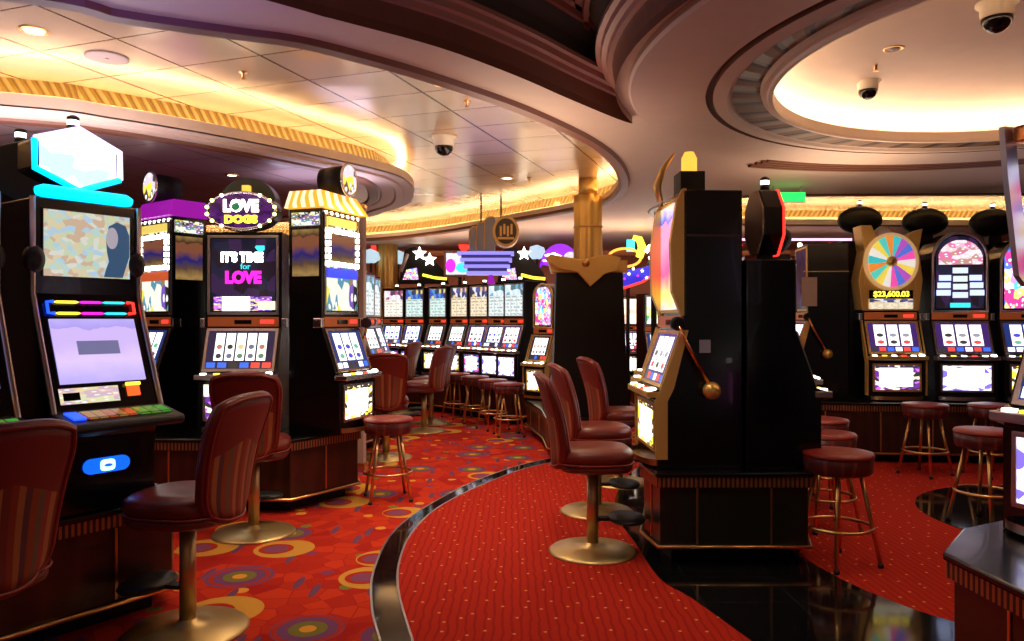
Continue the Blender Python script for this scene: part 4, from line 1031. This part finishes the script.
def vinyl():
    m, nt, b = new_mat('quilted_vinyl'); g = NB(nt)
    P = g.n('ShaderNodeTexCoord').outputs['Object']
    v_ = g.n('ShaderNodeTexVoronoi'); v_.inputs['Scale'].default_value = 26; g.link(P, v_.inputs['Vector'])
    g.link(g.mix(g.m('LESS_THAN', v_.outputs['Distance'], .3), (.10, .016, .018), (.20, .04, .03)), b.inputs['Base Color']); b.inputs['Roughness'].default_value = .35
    return m
M['vinyl'] = vinyl()
def stool_proto():
    t = thing('bar_stool', 'x', 'stool')
    st = MB().lathe([(.12, .555), (.185, .557), (.196, .57), (.204, .65), (.196, .658)], (0, 0, 0), 36).build('seat_band', 'vinyl', t)
    MB().lathe([(.19, .652), (.205, .656), (.209, .668), (.198, .684), (.14, .692), (.05, .695)], (0, 0, 0), 36).build('seat', 'leather_red', t)
    for k in range(4):
        a = PI/4+k*PI/2; c, s = math.cos(a), math.sin(a)
        MB().tube([(.12*c, .12*s, .585), (.235*c, .235*s, .02)], .013, 8).build('leg', 'brass', t)
        MB().lathe([(.016, 0), (.018, .012), (.014, .025)], (.237*c, .237*s, 0), 10).build('foot_cap', 'rubber', t)
    MB().tube([(.198*math.cos(2*PI*i/36), .198*math.sin(2*PI*i/36), .23) for i in range(36)], .011, 8, closed=True).build('foot_ring', 'brass', t)
    return t
ST = stool_proto(); fs = [True]
def stool(label, px_, seat_y, z=.0, d=None, rz=0, group=None):
    d = d or (.82-z)*F/(seat_y-HZ); x, y = pt(px_, d)
    if fs[0]: o = ST; fs[0] = False; o.location = (x, y, z); o.rotation_euler = (0, 0, rz); o['label'] = label
    else: o = dup(ST, (x, y, z), rz, label)
    if group: o['group'] = group
stool('red round stool on the patterned carpet beside the awning machine', 388, 418, rz=.3)
stool('nearest stool of the three right of the central bank', 838, 452, z=.012, rz=.35)
stool('middle stool of the three right of the central bank', 826, 433, z=.012, rz=.1)
stool('farthest stool of the three right of the central bank', 822, 419, z=.012, rz=.7)
stool('red-topped stool in front of the prize wheel machine', 925, 405, z=.012, d=7.35, rz=.5)
stool('stool with a lilac sheen standing on the round granite inlay', 985, 430, z=.017, rz=.4)
stool('dark stool in front of the arched machine', 992, 406, z=.012, d=7.3, rz=.2)
stool('nearest stool of the far row', 509, 379, d=9.9, rz=.2)
stool('second nearest stool of the far row', 493, 374, d=10.5, rz=.5)
stool('third nearest stool of the far row', 475, 370, d=11.15, rz=.1)
stool('fourth nearest stool of the far row', 457, 368, d=11.75, rz=.6)

# ------------------------------------------------------------------ signs above the far machines
def sign(name, label, px_, d): x, y = pt(px_, d); return thing(name, label, 'sign', (x, y, 0))
def star(cx_, cz_, r, n=5): return [(cx_+(r if i % 2 == 0 else r*.45)*math.sin(PI*i/n), cz_+(r if i % 2 == 0 else r*.45)*math.cos(PI*i/n)) for i in range(2*n)]
def star_sign(label, px_, d, flip=1):
    t = sign('star_sign', label, px_, d); u = d/F
    def Z(py): return zz(py, d)
    MB().profy([(-24*u, Z(284)), (26*u, Z(284)), (22*u, Z(272)), (8*u, Z(256)), (-8*u, Z(247)), (-18*u, Z(250))], -.05, .05).build('sign_board', 'blackmatte', t)
    for (a, b_) in ((-3, 254), (7, 260))[:(2 if flip > 0 else 1)]: MB().profy(star(a*u*flip, Z(b_), 7*u), -.09, -.05).build('star', 'white_glow', t)
    MB().tube([(-22*u, -.06, Z(272)), (-18*u, -.06, Z(262)), (-15*u, -.06, Z(254))], .035, 8).build('sign_fin', 'palegrey', t)
    MB().tube([(0, -.06, Z(275)), (12*u, -.06, Z(278)), (24*u, -.06, Z(279))], .025, 8).build('light_bar', 'yellow_glow', t)
    MB().profy([(-20*u, Z(280)), (-4*u, Z(280)), (-6*u, Z(268)), (-16*u, Z(270))], -.07, -.05).build('sign_picture', TOPS['stained'], t)
    MB().box(-.03, .03, -.03, .03, 0, Z(284)).build('post', 'blackmatte', t)
    return t
star_sign('black fan sign with two white stars and a yellow bar above the far row', 423, 14.4)
t = sign('picture_sign', 'pink and turquoise lit picture sign above the far row', 460, 13.9); u = 13.9/F
MB().box(-16*u, 12*u, -.04, .04, zz(277, 13.9), zz(251, 13.9)).build('sign_frame', 'mould', t)
MB().box(-14*u, 10*u, -.06, -.04, zz(275, 13.9), zz(253, 13.9)).build('sign_picture', screen('pic', 'scatter', ((.9, .85, .85), (.95, .3, .55), (.8, .8, .95), (.95, .95, .9)), 1.2, 3), t)
MB().profy(ell(7*u, 5*u, 18, 3*u, zz(268, 13.9)), -.075, -.06).build('sign_patch', 'cyan2', t)
MB().profy(ell(5*u, 7*u, 18, -9*u, zz(266, 13.9)), -.075, -.06).build('sign_patch', 'magenta_glow', t)
MB().box(-.03, .03, -.03, .03, 0, zz(277, 13.9)).build('post', 'blackmatte', t)
# art deco medallion sign
d = 10.55; u = d/F; t = sign('medallion_sign', 'deco sign with a bronze medallion over violet bars, hanging before the far row', 492, d)
def Z(py): return zz(py, d)
for i, (a, b_, top_) in enumerate(((-22, -14, 228), (-15, -6, 224), (-7, 3, 219))):
    MB().profy([(a*u, Z(252)), (b_*u, Z(252)), (b_*u, Z(top_)), ((a+3)*u, Z(top_)), (a*u, Z(top_+4))], -.12-.02*i, .1).build('deco_fin', 'grey_fin', t)
    MB().tube([(a*u, -.14-.02*i, Z(251)), (a*u, -.14-.02*i, Z(top_+4)), ((a+3)*u, -.14-.02*i, Z(top_)), (b_*u, -.14-.02*i, Z(top_))], .01, 6).build('gilt_edge', 'goldpaint', t)
MB().profy(ell(13*u, 15*u, 36, 14*u, Z(233)), -.2, .06).build('medallion', 'goldpaint', t)
MB().profy(ell(10.5*u, 12.5*u, 36, 14*u, Z(233)), -.215, -.19).build('medallion_face', 'brown', t)
for i, k in enumerate((-5, -1.5, 2, 5.5)): MB().box((14+k-1)*u, (14+k+1)*u, -.235, -.21, Z(238-2*(i % 2)), Z(228-2*(i % 2))).build('medallion_figure', 'goldpaint', t)
MB().box(6*u, 22*u, -.235, -.21, Z(241), Z(239)).build('medallion_figure', 'goldpaint', t)
for i in range(4):
    zq = Z(254+i*6.5); w_ = (-34+i*3, 22-i*2)
    MB().box(w_[0]*u, w_[1]*u, -.18, .1, zq-.022, zq+.022).build('violet_bar', glow('violet_bar_%d' % i, (.32, .28, .95), 1.1), t)
    if i < 3: MB().box((w_[0]+4)*u, (w_[1]-3)*u, -.15, .1, zq-.08, zq-.022).build('bar_backing', plain('violet_back%d' % i, (.12, .12, .3), .4), t)
MB().profy([(-5*u, Z(284)), (3*u, Z(284)), (1*u, Z(276)), (1*u, Z(262)), (-3*u, Z(262)), (-3*u, Z(276))], -.05, .05).build('stem', 'purple_plastic', t)
for xq in (-11*u, 9*u): MB().tube([(xq, 0, Z(224)), (xq, 0, ZT)], .012, 6).build('hanger', 'blackmatte', t)
t = star_sign('black fan sign with one white star right of the medallion sign', 521, 12.6, -1)
# red lamps
for i, (px_, py_, d, lab) in enumerate(((376, 246, 14.8, 'red ball lamp left of the far column'), (464, 246, 14.6, 'red ball lamp left of the medallion sign'), (464, 237, 15.5, 'red ball lamp farther back above the picture sign'))):
    t = thing('ball_lamp', lab, 'lamp', (*pt(px_, d), 0), 0, 'red ball lamps')
    MB().lathe([(.10*math.sin(PI*k/10), -.10*math.cos(PI*k/10)) for k in range(1, 10)], (0, 0, zz(py_, d)), 18).build('globe', 'red_glow', t)
    MB().tube([(0, 0, zz(py_, d)-.1), (0, 0, 0)], .015, 6).build('post', 'blackmatte', t)
# purple fan, swoosh and ring
d = 12.8; u = d/F
def Z(py): return zz(py, d)
t = sign('fan_sign', 'violet scalloped fan sign with white streaks left of the gold column', 557, d)
MB().profy([(-17*u, Z(264))]+[(3*u+20*u*math.cos(a), Z(268)+24*u*math.sin(a)) for a in [PI-PI*i/16*.9 for i in range(17)]]+[(20*u, Z(272))], -.05, .05).build('fan_panel', 'purple_glow', t)
MB().tube([(-12*u, -.06, Z(256)), (-3*u, -.06, Z(254)), (4*u, -.06, Z(257))], .018, 6).build('streak', 'white_glow', t)
MB().tube([(-14*u, -.06, Z(261)), (-5*u, -.06, Z(260)), (2*u, -.06, Z(264))], .018, 6).build('streak', 'white_glow', t)
MB().profy(ell(7*u, 8*u, 20, 13*u, Z(260)), -.09, -.05).build('sign_disc', BADGE, t)
MB().box(-.03, .03, -.04, .04, 0, Z(268)).build('post', 'blackmatte', t)
d = 12.4; u = d/F
t = sign('swoosh_sign', 'blue starry boat-shaped sign with an orange ring behind the central bank', 628, d)
MB().profy([(-30*u, Z(262)), (-14*u, Z(268)), (4*u, Z(270)), (20*u, Z(266)), (34*u, Z(258)), (36*u, Z(266)), (20*u, Z(278)), (0, Z(286)), (-18*u, Z(288)), (-30*u, Z(284))], -.05, .05).build('swoosh', plain('swoosh_blue', (.03, .03, .4), .3, emit=(.03, .03, .7), es=.9), t)
for i in range(12):
    MB().profy(star((-26+i*4.4)*u, Z(268+(i*7 % 12)), 1.6*u), -.07, -.05).build('star', ('white_glow', 'magenta_glow')[i % 3 == 2], t)
MB().tube([(-30*u, -.05, Z(288)), (-10*u, -.05, Z(290)), (14*u, -.05, Z(282)), (36*u, -.05, Z(268))], .02, 6).build('light_bar', 'red_glow', t)
MB().tube([((-4+16*math.cos(a))*u, -.08, Z(258)+9*u*math.sin(a)) for a in [2*PI*i/24 for i in range(24)]], .022, 8, closed=True).build('neon_ring', 'amber_glow', t)
MB().tube([(4*u, -.12, Z(238)), (10*u, -.12, Z(240)), (13*u, -.12, Z(248)), (10*u, -.12, Z(258))], [.04, .06, .07, .06], 10).build('sign_horn', 'yellow_glow', t)
MB().box(-2*u, 6*u, -.08, -.05, Z(252), Z(240)).build('sign_block', 'cyan2', t)
MB().tube([(0, 0, 0), (0, 0, Z(284))], .03, 6).build('post', 'blackmatte', t)
d = 11.6; u = d/F
t = sign('script_sign', 'white looping script sign beside the central bank', 654, d)
MB().tube([(-8*u, 0, Z(252)), (-4*u, 0, Z(246)), (0, 0, Z(245)), (1*u, 0, Z(251)), (-4*u, 0, Z(258)), (-2*u, 0, Z(264)), (3*u, 0, Z(256)), (6*u, 0, Z(248)), (9*u, 0, Z(247)), (7*u, 0, Z(253)), (11*u, 0, Z(251))], .03, 8).build('neon_script', 'white_glow', t)
MB().profy([(-7*u, Z(266)), (12*u, Z(266)), (12*u, Z(250)), (0, Z(250))], .04, .1).build('sign_board', 'blackmatte', t)
MB().box(-.03, .05, .04, .1, 0, Z(266)).build('post', 'blackmatte', t)
# pale crystals
for px_, py_, d, lab, mt in ((371, 256, 14.2, 'pale blue crystal sign left of the far column', 'cyan2'), (398, 257, 14.7, 'small white crystal sign left of the star sign', 'lilac_glow'), (537, 252, 13.5, 'pale crystal sign left of the violet fan sign', 'cyan2')):
    u = d/F; t = sign('crystal_sign', lab, px_, d)
    MB().profy([(x_*u, zz(py_+y_, d)) for x_, y_ in ((-9, 4), (-7, -5), (0, -7), (7, -4), (9, 3), (3, 7), (-5, 7))], -.06, .06).build('crystal', plain('crystal_'+str(px_), (.5, .6, .7), .2, emit=(.45, .7, .85), es=.9), t)
    MB().box(-.02, .02, -.02, .02, 0, zz(py_+5, d)).build('post', 'blackmatte', t)
# hanging light strings over the far right aisle
t = thing('festoon', 'row of pink and orange bulbs hanging at the far right recess', 'string of lights', (4.2, 12.2, 2.8))
MB().tube([(-1.6, 0, .0), (1.8, 0, .0)], .02, 6).build('festoon_rail', glow('pinkwhite', (1, .6, .8), 1.6), t)
for s in (-1.5, 1.7): MB().tube([(s, 0, 0), (s, 0, .15)], .01, 6).build('hanger', 'blackmatte', t)
for i in range(14):
    MB().lathe([(.04*math.sin(PI*k/8), -.04*math.cos(PI*k/8)) for k in range(1, 8)], (-1.5+i*.24, 0, -.09-.05*(i % 3 == 0)), 10).build('bulb', ('amber_glow', 'red_glow', 'bulb')[i % 3], t)
t = thing('exit_sign', 'green lit sign hanging from the soffit right of centre', 'sign', (*pt(787, 8.2), 2.95))
MB().box(-.19, .19, -.02, .02, -.17, -.07).build('sign_panel', 'green_glow', t)
for s in (-.15, .15): MB().tube([(s, 0, -.07), (s, 0, 0)], .006, 6).build('hanger', 'silver', t)
MB().tube([(-.2, -.022, -.175), (.2, -.022, -.175)], .006, 6).build('sign_edge', 'silver', t)

# ------------------------------------------------------------------ ceiling fittings
def dome_camera(label, px_, py_, zc_, s=1.):
    x, y = at(px_, py_, zc_)
    t = thing('dome_camera', label, 'security camera', (x, y, zc_))
    MB().lathe([(.105*s, 0), (.105*s, -.015*s), (.085*s, -.03*s), (.082*s, -.09*s)], (0, 0, 0), 28).build('housing', 'cctv', t)
    MB().lathe([(.078*s*math.cos(PI/2*k/8), -.09*s-.078*s*math.sin(PI/2*k/8)) for k in range(8)], (0, 0, 0), 28).build('dome_glass', 'gl_dark', t)
dome_camera('dome security camera under the tiled ceiling at left', 444, 136, ZT, 1.1)
zd = ZD+.345
dome_camera('dome security camera at the top right corner of the lit dome', 997, 2, zd, 1.0)
dome_camera('dome security camera in the middle of the lit dome', 868, 80, zd-.005, .85)
def down(label, px_, py_, zc_, on=True, r=.06, power=0):
    x, y = at(px_, py_, zc_)
    t = thing('downlight', label, 'ceiling light', (x, y, zc_), 0)
    MB().lathe([(r*1.35, 0), (r*1.35, -.006), (r, -.010), (r*.92, -.003)], (0, 0, 0), 24, caps=False).build('bezel', 'brass', t)
    MB().lathe([(r*.93, -.004), (r*.5, -.006), (.004, -.006)], (0, 0, 0), 20).build('lens', 'down' if on else 'gl_dark', t)
    return x, y
DL = [down('recessed brass spotlight in the tiled ceiling at the upper left', 34, 30, ZT), down('small lit downlight high in the tiled ceiling', 442, 84, ZT, r=.045),
      down('small downlight right of the dome camera in tiled ceiling', 569, 132, ZT, r=.04), down('small lit downlight low in the tiled ceiling left of the column', 507, 178, ZT, r=.06)]
down('unlit eyeball downlight left in the lit dome', 893, 48, zd, False, .05); down('unlit eyeball downlight low in the lit dome', 909, 104, zd-.01, False, .05)
down('downlight under the lowered island ceiling above the LOVE machine', 232, 175, ZS, True, .05)
x, y = at(107, 57, ZT); t = thing('ceiling_speaker', 'round grey speaker grille in the tiled ceiling', 'speaker', (x, y, ZT))
MB().lathe([(.13, 0), (.13, -.008), (.11, -.012), (.01, -.012)], (0, 0, 0), 32).build('grille', plain('speaker_grille', (.4, .3, .25), .6), t)
MB().lathe([(.012, -.012), (.012, -.018)], (0, 0, 0), 10).build('grille_screw', 'silver', t)
x, y = at(973, 110, zd-.02); t = thing('smoke_detector', 'white smoke detector at the right side of the lit dome', 'smoke detector', (x, y, zd-.02))
MB().lathe([(.09, 0.02), (.09, -.01), (.06, -.03), (.02, -.035)], (0, 0, 0), 24).build('detector_body', 'cctv', t)
MB().lathe([(.03, -.032), (.03, -.045)], (0, 0, 0), 12).build('detector_cap', 'silver', t)
for px_, py_, zc_, lab in ((243, 72, ZT, 'small brass sprinkler left in the tiled ceiling'), (467, 101, ZT, 'small sprinkler right of the dome camera in the tiled ceiling'), (529, 178, ZT, 'small sprinkler far back in the tiled ceiling'), (876, 64, zd, 'small sprinkler in the lit dome')):
    x, y = at(px_, py_, zc_); t = thing('sprinkler', lab, 'sprinkler', (x, y, zc_))
    MB().lathe([(.03, 0), (.03, -.006), (.01, -.012), (.01, -.04)], (0, 0, 0), 12).build('sprinkler_body', 'brass', t)
    MB().lathe([(.018, -.045), (.018, -.05)], (0, 0, 0), 12).build('deflector', 'brass', t)

# ------------------------------------------------------------------ lights
def spot(x, y, z, power, col=(1, .8, .55), size=100, r=.06):
    l = bpy.data.lights.new('spot', 'SPOT'); l.energy = power; l.color = col; l.spot_size = math.radians(size); l.spot_blend = .8; l.shadow_soft_size = r
    o = bpy.data.objects.new('downlight_beam', l); COL.objects.link(o); o.location = (x, y, z); return o
SP = 74
for x, y, z, k in ((-.5, 4.6, 3.15, .9), (-.9, 6.2, 3.15, 1.2), (-.7, 8.3, 3.15, 1.5), (.3, 6.6, 3.3, 1.), (-1.3, 11.0, 3.3, 1.1), (.6, 10.5, 3.3, .8),
                   (-2.2, 4.9, 3.1, .06), (.1, 3.2, 3.2, .9), (3.0, 5.0, 3.2, .45), (3.6, 6.6, 2.9, .4), (2.7, 3.6, 3.2, .3), (.2, 4.6, 2.9, .5), (4.0, 10, 3.3, .8), (-3.5, 9, 2.9, .5), (-4, 4.5, 3.3, .5)):
    spot(x, y, min(z, 3.17)-.03, SP*k)

def area(x, y, z, sx, sy, power, rot, col=(1, .72, .52)):
    l = bpy.data.lights.new('area', 'AREA'); l.shape = 'RECTANGLE'; l.size = sx; l.size_y = sy; l.energy = power; l.color = col
    o = bpy.data.objects.new('fill_area', l); COL.objects.link(o); o.location = (x, y, z); o.rotation_euler = rot; return o
# added fill light behind the viewer, lifting the near soffits
UP = PI
area(0, -1.6, 1.9, 5, 1.4, 30, (math.radians(165), 0, 0))
# added up-facing fills without fittings, brightening the soffits along the aisles
area(.1, 6.2, 2.3, .8, 2.5, 18, (UP, 0, 0)); area(-3.2, 5.0, 2.3, 1.6, .8, 36, (UP, 0, 0), (.9, .75, .85))
area(2.9, 6.6, 2.3, .8, 1.6, 16, (UP, 0, 0)); area(1.6, 11.6, 2.2, 3, 1, 40, (UP, 0, 0)); area(-1.9, 7.6, 2.72, 1.0, .6, 8, (UP, 0, 0), (.8, .7, 1))
area(-1.5, 3.0, 2.35, .8, .5, 3.5, (UP, 0, 0), (.35, .2, 1)); area(-1.5, 12.6, 2.2, 2.5, .6, 25, (UP, 0, 0))
area(0, 15.6, 2.4, 12, .5, 60, (math.radians(80), 0, 0), (1, .35, .15))  # added warm red fill washing the dark back wall

# ------------------------------------------------------------------ camera, world
w = bpy.data.worlds.new('world'); SC.world = w; w.use_nodes = True
w.node_tree.nodes['Background'].inputs[0].default_value = (.5, .4, .35, 1); w.node_tree.nodes['Background'].inputs[1].default_value = .10
cam = bpy.data.cameras.new('camera'); cam.sensor_width = 36; cam.lens = F/1024*36; cam.clip_start = .05
co = bpy.data.objects.new('camera', cam); COL.objects.link(co); co.location = (0, 0, EYE); co.rotation_euler = (PI/2, 0, 0)
SC.camera = co
vs = SC.view_settings; vs.view_transform = 'Standard'; vs.look = 'None'; vs.gamma = 1; vs.use_curve_mapping = False; vs.exposure = 0.0
